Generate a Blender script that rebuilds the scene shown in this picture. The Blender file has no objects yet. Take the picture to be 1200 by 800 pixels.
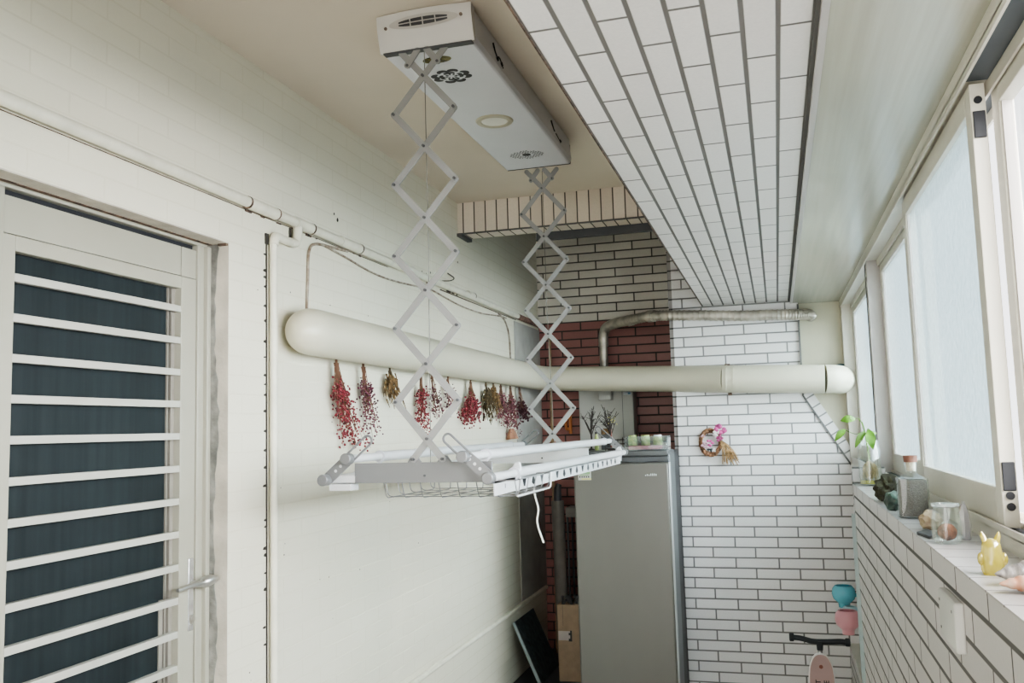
import bpy, bmesh, math, random
from mathutils import Vector, Matrix, noise
random.seed(7)
S = bpy.context.scene
COL = S.collection
PI = math.pi
ORG = {}

# ------------------------------------------------------------------ materials
def _m(name):
    m = bpy.data.materials.new(name); m.use_nodes = True
    nt = m.node_tree; nt.nodes.clear()
    out = nt.nodes.new('ShaderNodeOutputMaterial')
    return m, nt, out
def N(nt, t, **k):
    n = nt.nodes.new(t)
    for a, b in k.items(): setattr(n, a, b)
    return n
def MA(nt, op, a, b=None, c=None):
    n = nt.nodes.new('ShaderNodeMath'); n.operation = op
    for i, v in enumerate((a, b, c)):
        if v is None: continue
        if isinstance(v, (int, float)): n.inputs[i].default_value = v
        else: nt.links.new(v, n.inputs[i])
    return n.outputs[0]
def mixc(nt, f, a, b, mode='MIX'):
    n = nt.nodes.new('ShaderNodeMix'); n.data_type = 'RGBA'; n.blend_type = mode
    for i, v in ((0, f), (6, a), (7, b)):
        if isinstance(v, (int, float)): n.inputs[i].default_value = v
        elif isinstance(v, tuple): n.inputs[i].default_value = (*v[:3], 1)
        else: nt.links.new(v, n.inputs[i])
    return n.outputs[2]
def lin(r, g, b):
    f = lambda c: (c/255/12.92) if c/255 <= .04045 else ((c/255+.055)/1.055)**2.4
    return (f(r), f(g), f(b))
def mat(name, c, rough=.5, metal=0, var=.06, scale=6, bump=0, bscale=60, c2=None, spec=.5, detail=4, stretch=None):
    """procedural surface: base colour with soft noise variation and an optional fine bump"""
    m, nt, out = _m(name)
    b = N(nt, 'ShaderNodeBsdfPrincipled')
    tc = N(nt, 'ShaderNodeTexCoord'); co = tc.outputs['Object']
    if stretch:
        mp = N(nt, 'ShaderNodeMapping'); mp.inputs['Scale'].default_value = stretch
        nt.links.new(co, mp.inputs[0]); co = mp.outputs[0]
    nz = N(nt, 'ShaderNodeTexNoise'); nz.inputs['Scale'].default_value = scale; nz.inputs['Detail'].default_value = detail
    nt.links.new(co, nz.inputs['Vector'])
    d = tuple(max(0, x*(1-var*2.2)) for x in c) if c2 is None else c2
    e = tuple(min(1, x*(1+var)) for x in c) if c2 is None else c
    rp = N(nt, 'ShaderNodeMapRange'); rp.inputs[1].default_value = .3; rp.inputs[2].default_value = .7
    nt.links.new(nz.outputs[0], rp.inputs[0])
    nt.links.new(mixc(nt, rp.outputs[0], d, e), b.inputs['Base Color'])
    b.inputs['Roughness'].default_value = rough; b.inputs['Metallic'].default_value = metal
    b.inputs['Specular IOR Level'].default_value = spec
    if bump:
        n2 = N(nt, 'ShaderNodeTexNoise'); n2.inputs['Scale'].default_value = bscale; n2.inputs['Detail'].default_value = 3
        nt.links.new(co, n2.inputs['Vector'])
        bp = N(nt, 'ShaderNodeBump'); bp.inputs['Strength'].default_value = bump; bp.inputs['Distance'].default_value = .01
        nt.links.new(n2.outputs[0], bp.inputs['Height']); nt.links.new(bp.outputs[0], b.inputs['Normal'])
    nt.links.new(b.outputs[0], out.inputs[0])
    return m
def tile(name, au, av, pu, pv, ju, jv, u0, v0, c, jc, off=.5, rough=.35, var=.08, bump=.4, dirt=.0, zsplit=None, c2=None, jc2=None, rot=None, fleck=.03, gdist=.004):
    """tiles laid in rows: u along the tile, v across the rows; the joints are recessed and grey"""
    m, nt, out = _m(name)
    b = N(nt, 'ShaderNodeBsdfPrincipled')
    tc = N(nt, 'ShaderNodeTexCoord'); co = tc.outputs['Object']
    if rot:
        mp = N(nt, 'ShaderNodeMapping'); mp.inputs['Rotation'].default_value = rot
        nt.links.new(co, mp.inputs[0]); co2 = mp.outputs[0]
    else: co2 = co
    sp = N(nt, 'ShaderNodeSeparateXYZ'); nt.links.new(co2, sp.inputs[0])
    ax = {'x': 0, 'y': 1, 'z': 2}
    U = sp.outputs[ax[au]]; V = sp.outputs[ax[av]]
    v = MA(nt, 'DIVIDE', MA(nt, 'SUBTRACT', V, v0), pv)
    row = MA(nt, 'FLOOR', v); fv = MA(nt, 'FRACT', v)
    odd = MA(nt, 'FLOORED_MODULO', row, 2.0)
    u = MA(nt, 'ADD', MA(nt, 'DIVIDE', MA(nt, 'SUBTRACT', U, u0), pu), MA(nt, 'MULTIPLY', odd, off))
    col = MA(nt, 'FLOOR', u); fu = MA(nt, 'FRACT', u)
    def edge(f, w):   # 1 inside the joint, centred on the cell border
        d = MA(nt, 'MINIMUM', f, MA(nt, 'SUBTRACT', 1.0, f))
        r = N(nt, 'ShaderNodeMapRange'); r.interpolation_type = 'SMOOTHSTEP'
        r.inputs[1].default_value = w*.36; r.inputs[2].default_value = w*.64
        r.inputs[3].default_value = 1; r.inputs[4].default_value = 0
        nt.links.new(d, r.inputs[0]); return r.outputs[0]
    J = MA(nt, 'MAXIMUM', edge(fu, ju/pu), edge(fv, jv/pv))
    cx = N(nt, 'ShaderNodeCombineXYZ'); nt.links.new(col, cx.inputs[0]); nt.links.new(row, cx.inputs[1])
    wn = N(nt, 'ShaderNodeTexWhiteNoise'); wn.noise_dimensions = '2D'; nt.links.new(cx.outputs[0], wn.inputs['Vector'])
    nz = N(nt, 'ShaderNodeTexNoise'); nz.inputs['Scale'].default_value = 130; nz.inputs['Detail'].default_value = 3; nt.links.new(co, nz.inputs['Vector'])
    nl = N(nt, 'ShaderNodeTexNoise'); nl.inputs['Scale'].default_value = 2.2; nl.inputs['Detail'].default_value = 5; nt.links.new(co, nl.inputs['Vector'])
    base = c; jcol = jc
    if zsplit is not None:
        st = MA(nt, 'GREATER_THAN', sp.outputs[2], zsplit)
        base = mixc(nt, st, c2, c); jcol = mixc(nt, st, jc2, jc)
    k = MA(nt, 'ADD', 1.0-var, MA(nt, 'MULTIPLY', wn.outputs[0], var*1.4))
    k = MA(nt, 'MULTIPLY', k, MA(nt, 'ADD', 1.0-fleck*3, MA(nt, 'MULTIPLY', nz.outputs[0], fleck*6)))
    k = MA(nt, 'MULTIPLY', k, MA(nt, 'ADD', 1.0-dirt, MA(nt, 'MULTIPLY', nl.outputs[0], dirt*2)))
    kc = N(nt, 'ShaderNodeCombineColor')
    for i in range(3): nt.links.new(k, kc.inputs[i])
    tc_ = mixc(nt, 1.0, base, kc.outputs[0], 'MULTIPLY')
    nt.links.new(mixc(nt, J, tc_, jcol), b.inputs['Base Color'])
    nt.links.new(MA(nt, 'ADD', rough, MA(nt, 'MULTIPLY', J, .5)), b.inputs['Roughness'])
    bp = N(nt, 'ShaderNodeBump'); bp.inputs['Strength'].default_value = bump; bp.inputs['Distance'].default_value = gdist
    hh = MA(nt, 'ADD', MA(nt, 'SUBTRACT', 1.0, J), MA(nt, 'MULTIPLY', nz.outputs[0], .12))
    nt.links.new(hh, bp.inputs['Height']); nt.links.new(bp.outputs[0], b.inputs['Normal'])
    nt.links.new(b.outputs[0], out.inputs[0])
    return m
def glass(name, tint=(.95, .98, .98), gloss=.12, body=0.0, bcol=(.8, .9, .92), bump=0, bscale=60, rough=.02, frost=0):
    """thin glass: see-through, with a glossy coat and (for frosted panes) a milky scattering body"""
    m, nt, out = _m(name)
    t = N(nt, 'ShaderNodeBsdfTransparent'); t.inputs[0].default_value = (*tint, 1)
    g = N(nt, 'ShaderNodeBsdfGlossy'); g.inputs['Roughness'].default_value = rough; g.inputs[0].default_value = (1, 1, 1, 1)
    src = t.outputs[0]
    if frost:
        rf = N(nt, 'ShaderNodeBsdfRefraction'); rf.inputs['Roughness'].default_value = .42; rf.inputs['IOR'].default_value = 1.18; rf.inputs[0].default_value = (*tint, 1)
        m0 = N(nt, 'ShaderNodeMixShader'); m0.inputs[0].default_value = frost
        nt.links.new(t.outputs[0], m0.inputs[1]); nt.links.new(rf.outputs[0], m0.inputs[2]); src = m0.outputs[0]
    if body:
        df = N(nt, 'ShaderNodeBsdfDiffuse'); df.inputs[0].default_value = (*bcol, 1)
        tl = N(nt, 'ShaderNodeBsdfTranslucent'); tl.inputs[0].default_value = (*bcol, 1)
        mm = N(nt, 'ShaderNodeMixShader'); mm.inputs[0].default_value = .6
        nt.links.new(df.outputs[0], mm.inputs[1]); nt.links.new(tl.outputs[0], mm.inputs[2])
        m2 = N(nt, 'ShaderNodeMixShader')
        if bump:
            tc = N(nt, 'ShaderNodeTexCoord'); nz = N(nt, 'ShaderNodeTexVoronoi'); nz.inputs['Scale'].default_value = bscale; nz.feature = 'SMOOTH_F1'
            nt.links.new(tc.outputs['Object'], nz.inputs['Vector'])
            mr = N(nt, 'ShaderNodeMapRange'); mr.inputs[1].default_value = .1; mr.inputs[2].default_value = .6
            mr.inputs[3].default_value = max(0, body-.14); mr.inputs[4].default_value = min(1, body+.14)
            nt.links.new(nz.outputs[0], mr.inputs[0]); nt.links.new(mr.outputs[0], m2.inputs[0])
            bp = N(nt, 'ShaderNodeBump'); bp.inputs['Strength'].default_value = bump; bp.inputs['Distance'].default_value = .004
            nt.links.new(nz.outputs[0], bp.inputs['Height'])
            for s in (df, tl, g) + ((rf,) if frost else ()): nt.links.new(bp.outputs[0], s.inputs['Normal'])
        else: m2.inputs[0].default_value = body
        nt.links.new(src, m2.inputs[1]); nt.links.new(mm.outputs[0], m2.inputs[2]); src = m2.outputs[0]
    lw = N(nt, 'ShaderNodeLayerWeight'); lw.inputs[0].default_value = .35
    f = MA(nt, 'MINIMUM', MA(nt, 'MULTIPLY', lw.outputs['Facing'], gloss*4), 1.0)
    f = MA(nt, 'ADD', MA(nt, 'MULTIPLY', f, .7), gloss*.3)
    ms = N(nt, 'ShaderNodeMixShader'); nt.links.new(f, ms.inputs[0])
    nt.links.new(src, ms.inputs[1]); nt.links.new(g.outputs[0], ms.inputs[2]); nt.links.new(ms.outputs[0], out.inputs[0])
    return m

# ------------------------------------------------------------------ mesh helpers
def BM(): return bmesh.new()
def box(bm, x0, x1, y0, y1, z0, z1):
    vs = [bm.verts.new((x, y, z)) for x in (x0, x1) for y in (y0, y1) for z in (z0, z1)]
    for q in ((0,1,3,2),(4,6,7,5),(0,4,5,1),(2,3,7,6),(0,2,6,4),(1,5,7,3)): bm.faces.new([vs[i] for i in q])
    return vs
def frame_of(d):
    d = d.normalized(); a = Vector((0,0,1)) if abs(d.z) < .9 else Vector((1,0,0))
    u = d.cross(a).normalized(); return u, d.cross(u).normalized()
def tube(bm, pts, r, n=12, caps=True, rr=None):
    pts = [Vector(p) for p in pts]; L = len(pts); rings = []
    u = None
    for i, p in enumerate(pts):
        d = (pts[min(i+1, L-1)] - pts[max(i-1, 0)]).normalized()
        if u is None: u, v = frame_of(d)
        else:
            u = (u - d*u.dot(d)).normalized(); v = d.cross(u)
        R = rr[i] if rr else r
        rings.append([bm.verts.new(p + (u*math.cos(2*PI*k/n) + v*math.sin(2*PI*k/n))*R) for k in range(n)])
    for a, b in zip(rings, rings[1:]):
        for k in range(n): bm.faces.new((a[k], a[(k+1)%n], b[(k+1)%n], b[k]))
    if caps:
        bm.faces.new(rings[0][::-1]); bm.faces.new(rings[-1])
def lathe(bm, prof, c, n=24, axis=None, close=False):
    """profile of (radius, height) turned about the z axis through c"""
    c = Vector(c); rings = []
    for r, h in prof:
        if r < 1e-5: rings.append([bm.verts.new(c + Vector((0,0,h)))])
        else: rings.append([bm.verts.new(c + Vector((r*math.cos(2*PI*k/n), r*math.sin(2*PI*k/n), h))) for k in range(n)])
    for a, b in zip(rings, rings[1:]):
        for k in range(n):
            k2 = (k+1) % n
            f = [a[k%len(a)], a[k2%len(a)], b[k2%len(b)], b[k%len(b)]]
            g = []
            for q in f:
                if q not in g: g.append(q)
            if len(g) > 2:
                try: bm.faces.new(g)
                except ValueError: pass
    if len(rings[0]) > 1 and close: bm.faces.new(rings[0][::-1])
    if len(rings[-1]) > 1 and close: bm.faces.new(rings[-1])
def prism(bm, poly, axis, a, b):
    """poly of 2D points extruded from a to b along 'x','y' or 'z'"""
    def P(q, t): return {'x': (t, q[0], q[1]), 'y': (q[0], t, q[1]), 'z': (q[0], q[1], t)}[axis]
    A = [bm.verts.new(P(q, a)) for q in poly]; B = [bm.verts.new(P(q, b)) for q in poly]
    bm.faces.new(A); bm.faces.new(B[::-1])
    n = len(poly)
    for i in range(n): bm.faces.new((A[i], B[i], B[(i+1)%n], A[(i+1)%n]))
def sphere(bm, c, r, s=(1,1,1), sub=2, amp=0, fr=3, seed=0):
    R = bmesh.ops.create_icosphere(bm, subdivisions=sub, radius=1)
    for v in R['verts']:
        k = 1 + (amp*noise.noise(v.co*fr + Vector((seed, seed*1.7, 3))) if amp else 0)
        v.co = Vector(c) + Vector((v.co.x*s[0], v.co.y*s[1], v.co.z*s[2]))*r*k
SPLIT = set("side_ornament coupling joint_ring sleeve plate_bracket pivot_pin hanger_hole rail_clamp rod_cap arm_hole screw upright guide_block screw_hole glazing_seal grip_end green_band yellow_band inner_frame link_strip tray_wall elbow window_track lock_screw clamp".split())
def obj(name, bm, m, parent=None, smooth=True, bevel=0, ang=35, seg=2):
    if name in SPLIT and parent:
        bm.verts.index_update(); todo = set(bm.verts); first = None
        isl = []
        while todo:
            st = [todo.pop()]; grp = set(st)
            while st:
                v = st.pop()
                for e in v.link_edges:
                    w = e.other_vert(v)
                    if w not in grp: grp.add(w); todo.discard(w); st.append(w)
            isl.append(grp)
        if len(isl) > 1:
            for grp in isl:
                nb = bmesh.new(); mp = {v: nb.verts.new(v.co) for v in grp}
                for f in bm.faces:
                    if f.verts[0] in grp: nb.faces.new([mp[v] for v in f.verts])
                o = obj_(name, nb, m, parent, smooth, bevel, ang, seg); first = first or o
            bm.free(); return first
    return obj_(name, bm, m, parent, smooth, bevel, ang, seg)
def obj_(name, bm, m, parent=None, smooth=True, bevel=0, ang=35, seg=2):
    bmesh.ops.recalc_face_normals(bm, faces=bm.faces[:])
    o_ = ORG.get(parent.name, Vector()) if parent else Vector()
    if parent: bmesh.ops.translate(bm, verts=bm.verts[:], vec=-o_)
    me = bpy.data.meshes.new(name); bm.to_mesh(me); bm.free()
    o = bpy.data.objects.new(name, me); COL.objects.link(o)
    me.materials.append(m)
    if smooth:
        me.shade_smooth() if hasattr(me, 'shade_smooth') else None
        try: me.set_sharp_from_angle(angle=math.radians(ang))
        except Exception: pass
    if bevel:
        bv = o.modifiers.new('bevel', 'BEVEL'); bv.width = bevel; bv.segments = seg; bv.limit_method = 'ANGLE'; bv.angle_limit = math.radians(40)
        bv.harden_normals = False
    if parent: o.parent = parent; ORG[o.name] = o_
    else: ORG[o.name] = Vector()
    return o
def tag(o, label, cat, group=None):
    o['label'] = label; o['category'] = cat
    if group: o['group'] = group
    return o
def thing(name, label, cat, loc, group=None):
    o = bpy.data.objects.new(name, None); COL.objects.link(o); o.location = loc; o.empty_display_size = .05
    ORG[o.name] = Vector(loc); return tag(o, label, cat, group)
def struct(name, bm, m, label, cat, smooth=False, bevel=0, parent=None):
    o = obj(name, bm, m, parent, smooth, bevel)
    if parent is None:
        o['kind'] = 'structure'; o['label'] = label; o['category'] = cat
    return o
def bez(pts, n=10):
    """Catmull-Rom through points"""
    P = [Vector(p) for p in pts]; P = [P[0]*2-P[1]] + P + [P[-1]*2-P[-2]]; out = []
    for i in range(1, len(P)-2):
        for k in range(n):
            t = k/n; a, b, c, d = P[i-1:i+3]
            out.append(.5*((2*b) + (c-a)*t + (2*a-5*b+4*c-d)*t*t + (3*b-a-3*c+d)*t**3))
    out.append(P[-2]); return out

# ------------------------------------------------------------------ camera
def cam():
    yaw, pitch, roll = [math.radians(a) for a in (16.3928, 5.6987, -1.5949)]
    cy, sy, cp, sp = math.cos(yaw), math.sin(yaw), math.cos(pitch), math.sin(pitch)
    f = Vector((-sy*cp, cy*cp, sp)); r = Vector((cy, sy, 0)); u = r.cross(f)
    r2 = r*math.cos(roll) + u*math.sin(roll); u2 = u*math.cos(roll) - r*math.sin(roll)
    c = bpy.data.cameras.new('camera'); c.sensor_width = 36; c.lens = 31.248; c.clip_start = .02
    o = bpy.data.objects.new('camera', c); COL.objects.link(o)
    M = Matrix((r2, u2, -f)).transposed().to_4x4(); M.translation = (0, 0, 1.5)
    o.matrix_world = M; S.camera = o
cam()

# ------------------------------------------------------------------ palette
M = {}
M['wall'] = tile('painted_brick', 'y', 'z', .268, .0655, .006, .006, 0, .01, (.655,.622,.51), (.63,.597,.485), rough=.5, var=.012, bump=.16, dirt=.05, fleck=.008, gdist=.003)
M['ceil'] = mat('ceiling_paint', (.58,.51,.425), .8, var=.03, scale=1.5, bump=.05, bscale=25)
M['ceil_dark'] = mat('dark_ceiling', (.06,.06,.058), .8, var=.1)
WT, JT = (.70,.685,.68), (.19,.185,.18)
M['tile_far'] = tile('white_wall_tile', 'x', 'z', .2665, .0655, .0095, .0095, -.569+.0, .054, WT, JT, off=.53, var=.05, dirt=.05)
M['tile_alcove'] = tile('alcove_tile', 'x', 'z', .288, .0672, .010, .010, -1.0, 2.325, (.66,.62,.55), (.075,.07,.06), off=.48, var=.12, dirt=.1, zsplit=2.322, c2=(.27,.105,.09), jc2=(.05,.036,.032))
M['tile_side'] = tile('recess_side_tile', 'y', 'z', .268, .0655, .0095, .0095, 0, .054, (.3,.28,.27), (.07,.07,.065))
M['tile_beam'] = tile('beam_tile', 'y', 'x', .2855, .0687, .0085, .0105, 1.647, -.436, (.70,.665,.64), (.13,.12,.11), off=.5, var=.05, dirt=.04)
M['tile_lintel'] = tile('lintel_tile', 'z', 'x', 5.0, .0695, .001, .0075, 1.0, -1.73, (.64,.56,.475), (.075,.065,.055), off=0, var=.10, dirt=.12)
M['tile_par'] = tile('parapet_tile', 'y', 'z', .267, .0655, .0075, .0095, 1.573, 1.1785, (.50,.475,.465), (.085,.08,.077), off=.5, var=.05, dirt=.05)
M['tile_top'] = tile('ledge_top_tile', 'x', 'y', .5, .12, .003, .005, .1, .02, (.40,.385,.37), (.15,.14,.135), off=0, var=.06, dirt=.12)
M['tile_diag'] = tile('edge_tile', 'z', 'x', .068, 50, .0095, .001, .03, -25.0, (.58,.56,.55), JT, off=0, rot=(0, math.radians(30.65), 0))
M['grout'] = mat('grey_grout', (.11,.107,.104), .9)
M['floor'] = tile('floor_tile', 'x', 'y', .3, .3, .005, .005, 0, 0, (.50,.48,.45), (.2,.19,.18), off=0)
M['cream'] = mat('cream_panel', (.47,.45,.335), .32, var=.03, scale=3, stretch=(4,.5,1))
M['panel'] = mat('aluminium_ceiling_panel', (.38,.37,.305), .22, var=.06, scale=5, stretch=(9,.25,1), spec=.6)
M['alu'] = mat('white_aluminium', (.56,.535,.465), .38, var=.03)
M['alu_pink'] = mat('pinkish_aluminium', (.40,.375,.355), .4, var=.03)
M['alu_dark'] = mat('shaded_track', (.05,.06,.068), .6)
M['rubber'] = mat('black_seal', (.012,.013,.017), .6)
M['frost'] = glass('hammered_frosted_glass', (.86,.975,1.0), .06, .16, (.26,.32,.34), bump=.9, bscale=60, rough=.15, frost=.58)
M['clear'] = glass('clear_glass', (.97,.99,.99), .08)
M['door'] = mat('cream_door_metal', (.32,.307,.25), .4, var=.02)
M['bar'] = mat('door_bar_metal', (.40,.39,.345), .35, var=.04, scale=3)
M['screen'] = mat('dark_insect_screen', (.014,.019,.021), .5, var=.15, scale=3, stretch=(1,14,.6), spec=.28)
M['mortar'] = mat('raw_mortar', (.23,.225,.20), .95, var=.25, scale=18, bump=.6, bscale=50)
M['plaster'] = mat('reveal_plaster', (.47,.43,.36), .9, var=.12, scale=9, bump=.4, bscale=30)
M['steel'] = mat('brushed_handle_steel', (.50,.49,.46), .3, metal=.85, var=.05)
M['chrome'] = mat('worn_chrome_plate', (.62,.62,.61), .25, metal=.7, var=.15, scale=40)
M['pvc'] = mat('cream_pvc', (.53,.50,.395), .38, var=.03, scale=2)
M['pvcw'] = mat('painted_pvc', (.64,.615,.51), .5, var=.06, scale=14, bump=.15, bscale=40)
M['grime'] = mat('dark_grime', (.13,.085,.06), .9, var=.4, scale=40)
M['rust'] = mat('rusty_pipe', (.23,.13,.095), .8, var=.3, scale=25)
M['cable'] = mat('painted_cable', (.40,.36,.29), .7, var=.3, scale=30, c2=(.14,.09,.06))
M['teal'] = mat('teal_patch', (.12,.22,.24), .8, var=.2)
M['flex'] = mat('aluminium_flex_duct', (.46,.42,.36), .38, metal=.55, var=.2, scale=12)
M['unit'] = mat('white_gloss_plastic', (.54,.54,.57), .3, var=.015)
M['unit_end'] = mat('greyish_plastic', (.47,.455,.43), .4, var=.02)
M['white'] = mat('white_enamel', (.55,.555,.56), .32, var=.02)
M['link'] = mat('grey_link_bar', (.25,.25,.247), .38, metal=.25, var=.03)
M['plate'] = mat('grey_end_plate', (.17,.172,.174), .4, metal=.2, var=.03)
M['black'] = mat('black_print', (.012,.012,.014), .5)
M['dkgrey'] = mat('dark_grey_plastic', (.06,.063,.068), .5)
M['ring'] = mat('warm_lamp_ring', (.42,.39,.30), .35, metal=.4)
M['lens'] = mat('lamp_diffuser', (.62,.61,.56), .3)
M['brass'] = mat('brassy_mirror', (.16,.14,.05), .12, metal=.9, var=.6, scale=60)
M['wire'] = mat('steel_wire', (.26,.26,.26), .35, metal=.6)
M['cord'] = mat('pale_cord', (.62,.61,.56), .8)
M['dcord'] = mat('thin_lift_cord', (.16,.15,.13), .7)
M['fridge'] = mat('brushed_fridge_door', (.125,.121,.110), .42, metal=.4, var=.03, scale=1.2, stretch=(2.5,1,.8))
M['fridge_side'] = mat('fridge_side_grey', (.075,.085,.09), .4, metal=.2)
M['fridge_trim'] = mat('fridge_trim_dark', (.075,.078,.08), .45, metal=.2)
M['heater'] = mat('pale_grey_casing', (.44,.44,.41), .45, var=.03)
M['sticker_w'] = mat('sticker_paper', (.62,.66,.68), .6)
M['sticker_b'] = mat('blue_print', (.10,.22,.34), .6)
M['sticker_g'] = mat('green_print', (.20,.36,.16), .6)
M['sticker_y'] = mat('yellow_print', (.58,.55,.22), .6)
M['card'] = mat('brown_cardboard', (.26,.19,.13), .85, var=.06, scale=20)
M['tape'] = mat('pale_box_label', (.36,.32,.30), .6)
M['slab'] = mat('dark_green_grey_board', (.055,.075,.08), .5, var=.35, scale=30)
M['slab_edge'] = mat('pale_board_edge', (.24,.28,.28), .6)
M['roll'] = mat('grey_roll_paper', (.17,.155,.14), .75, var=.08, scale=12)
M['pole'] = mat('bamboo_pole', (.30,.20,.11), .6, var=.2, scale=20)
M['twig'] = mat('black_twig', (.035,.028,.024), .8)
M['twig_br'] = mat('red_brown_trunk', (.19,.07,.05), .8)
M['leaf'] = mat('fresh_leaf', (.055,.15,.012), .4, var=.25, scale=40, c2=(.12,.25,.025))
M['leaf_d'] = mat('young_leaf', (.09,.20,.02), .4, var=.2)
M['root'] = mat('tan_roots', (.36,.27,.13), .8, var=.3, scale=60)
M['water'] = mat('yellow_water', (.32,.30,.07), .15)
M['rock'] = mat('mossy_brown_rock', (.06,.062,.03), .9, var=.5, scale=22, bump=.8, bscale=60, c2=(.02,.016,.013))
M['jade'] = mat('green_stone', (.045,.075,.06), .45, var=.35, scale=30)
M['sand'] = mat('grey_sand', (.125,.113,.10), .95, var=.18, scale=420, bump=.4, bscale=300)
M['cork'] = mat('brown_cork', (.17,.07,.045), .8, var=.2, scale=60)
M['cork_l'] = mat('pale_cork_neck', (.42,.36,.26), .8, var=.2, scale=60)
M['beige_stone'] = mat('beige_stone', (.38,.31,.20), .7, var=.25, scale=35, c2=(.18,.12,.085))
M['slate'] = mat('black_slate_chip', (.055,.057,.06), .6)
M['ballf'] = mat('brown_woven_ball', (.20,.075,.04), .8, var=.35, scale=90, bump=.8, bscale=120)
M['jarglass'] = glass('jar_glass', (.95,.975,.97), .13)
M['crystal'] = glass('milky_crystal', (.85,.83,.86), .3, .6, (.55,.53,.56))
M['yglass'] = glass('yellow_translucent', (.85,.8,.25), .2, .75, (.66,.58,.13))
M['shell_w'] = mat('striped_shell', (.50,.46,.42), .35, var=.3, scale=14, c2=(.06,.055,.055), stretch=(8,2,2))
M['shell_p'] = mat('peach_shell', (.42,.20,.12), .35, var=.3, scale=12, c2=(.46,.33,.25), stretch=(7,2,2))
M['tealpot'] = mat('turquoise_ceramic', (.15,.47,.58), .25)
M['aquapot'] = mat('pale_aqua_ceramic', (.40,.62,.66), .3)
M['pinkpot'] = mat('pink_ceramic', (.66,.33,.37), .3)
M['scoot_b'] = mat('black_grip_rubber', (.017,.021,.026), .55)
M['scoot_p'] = mat('dusty_pink_plastic', (.34,.235,.23), .5)
M['scoot_e'] = mat('white_plastic_edge', (.72,.69,.68), .4)
M['boxw'] = mat('grey_white_plastic', (.50,.50,.48), .5)
M['pot_cream'] = mat('cream_sill', (.62,.61,.55), .5)
M['berry_r'] = mat('dried_red_berries', (.22,.02,.032), .7, var=.5, scale=90)
M['berry_p'] = mat('dried_plum_berries', (.13,.03,.05), .7, var=.5, scale=90)
M['berry_k'] = mat('dusty_rose_buds', (.20,.065,.08), .8, var=.4, scale=90)
M['berry_d'] = mat('dark_wine_buds', (.055,.009,.015), .8, var=.4, scale=90)
M['stem'] = mat('dry_reddish_stems', (.12,.06,.035), .9)
M['straw'] = mat('brown_straw', (.17,.10,.04), .9, var=.4, scale=60)
M['straw_d'] = mat('dark_olive_straw', (.09,.06,.026), .9, var=.4, scale=60)
M['paper'] = mat('brown_wrap', (.30,.15,.09), .8)
M['wreath'] = mat('straw_wreath', (.30,.16,.09), .9, var=.4, scale=60)
M['raffia'] = mat('raffia_tail', (.34,.21,.10), .9, var=.3, scale=50)
M['pinkfl'] = mat('magenta_petals', (.55,.09,.28), .6, var=.3, scale=60)
M['pinkl'] = mat('pale_pink_petals', (.66,.42,.50), .6, var=.2, scale=60)
M['whitefl'] = mat('white_petals', (.72,.68,.66), .6)
M['orange'] = mat('orange_plastic', (.50,.17,.05), .5)
M['can_y'] = mat('yellow_green_label', (.45,.48,.17), .5, var=.5, scale=50, c2=(.12,.22,.06))
M['pinkbox'] = mat('pink_packet', (.42,.13,.15), .5)
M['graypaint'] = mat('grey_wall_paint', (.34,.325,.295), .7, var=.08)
M['hook'] = mat('dark_mark', (.03,.025,.02), .9)

# ------------------------------------------------------------------ room shell
XL = -1.765; FZ = -.16; YB = -2.6; CZ = 2.86
DY0, DY1, DZ = 1.52, 2.60, 2.166
b = BM()
box(b, XL-.12, XL, YB, DY0, FZ, 3.2); box(b, XL-.12, XL, DY1, 6.85, FZ, 3.2)
box(b, XL-.12, XL, DY0, DY1, DZ, 3.2); box(b, XL-.12, XL, DY0, DY1, FZ, -.02)
struct('wall_left', b, M['wall'], 'white painted brick wall behind the cream duct and pipes', 'wall')
b = BM(); box(b, XL-.12, .75, YB-.1, 6.95, FZ-.1, FZ); struct('floor', b, M['floor'], 'tiled balcony floor below the frame', 'floor')
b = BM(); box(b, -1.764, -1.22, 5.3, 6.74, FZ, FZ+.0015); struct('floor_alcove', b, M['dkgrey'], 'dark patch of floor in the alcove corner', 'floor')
b = BM(); box(b, XL, -.436, YB, 5.0, CZ, CZ+.1); struct('ceiling', b, M['ceil'], 'beige painted ceiling above the drying rack', 'ceiling')
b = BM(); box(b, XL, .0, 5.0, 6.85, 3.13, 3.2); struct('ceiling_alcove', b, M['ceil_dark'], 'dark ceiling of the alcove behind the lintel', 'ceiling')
b = BM(); box(b, XL, -.55, 6.75, 6.85, FZ, 3.2); struct('wall_alcove', b, M['tile_alcove'], 'recessed brick wall, grey tiles above dark red tiles', 'wall')
# white tiled wall with a slanting upper right corner
b = BM()
prism(b, [(-.634, FZ), (.43, FZ), (.43, 1.225), (.165, 1.672), (.17, 2.40), (.17, 3.2), (-.634, 3.2)], 'y', 6.0, 6.09)
struct('wall_far', b, M['tile_far'], 'white tiled wall with dark grey joints beside the refrigerator', 'wall')
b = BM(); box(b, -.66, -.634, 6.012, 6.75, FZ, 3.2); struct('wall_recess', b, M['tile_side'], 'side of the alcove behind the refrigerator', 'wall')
b = BM()
d = Vector((.265, -.447)).normalized(); n_ = Vector((-d.y, d.x))
if n_.x < 0: n_ = -n_
p0 = Vector((.165, 1.672)); p1 = Vector((.43, 1.225)); w = .062
prism(b, [tuple(p0+n_*.006), tuple(p1+n_*.006), tuple(p1+n_*w), tuple(p0+n_*w+d*.0)], 'y', 5.994, 6.06)
struct('trim_1', b, M['tile_diag'], 'slanting edge course of upright tiles on the white wall', 'trim')
b = BM(); prism(b, [tuple(p0-n_*.004), tuple(p1-n_*.004), tuple(p1+n_*.007), tuple(p0+n_*.007)], 'y', 5.992, 6.05)
struct('trim_2', b, M['grout'], 'dark joint under the slanting edge course', 'trim')
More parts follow.
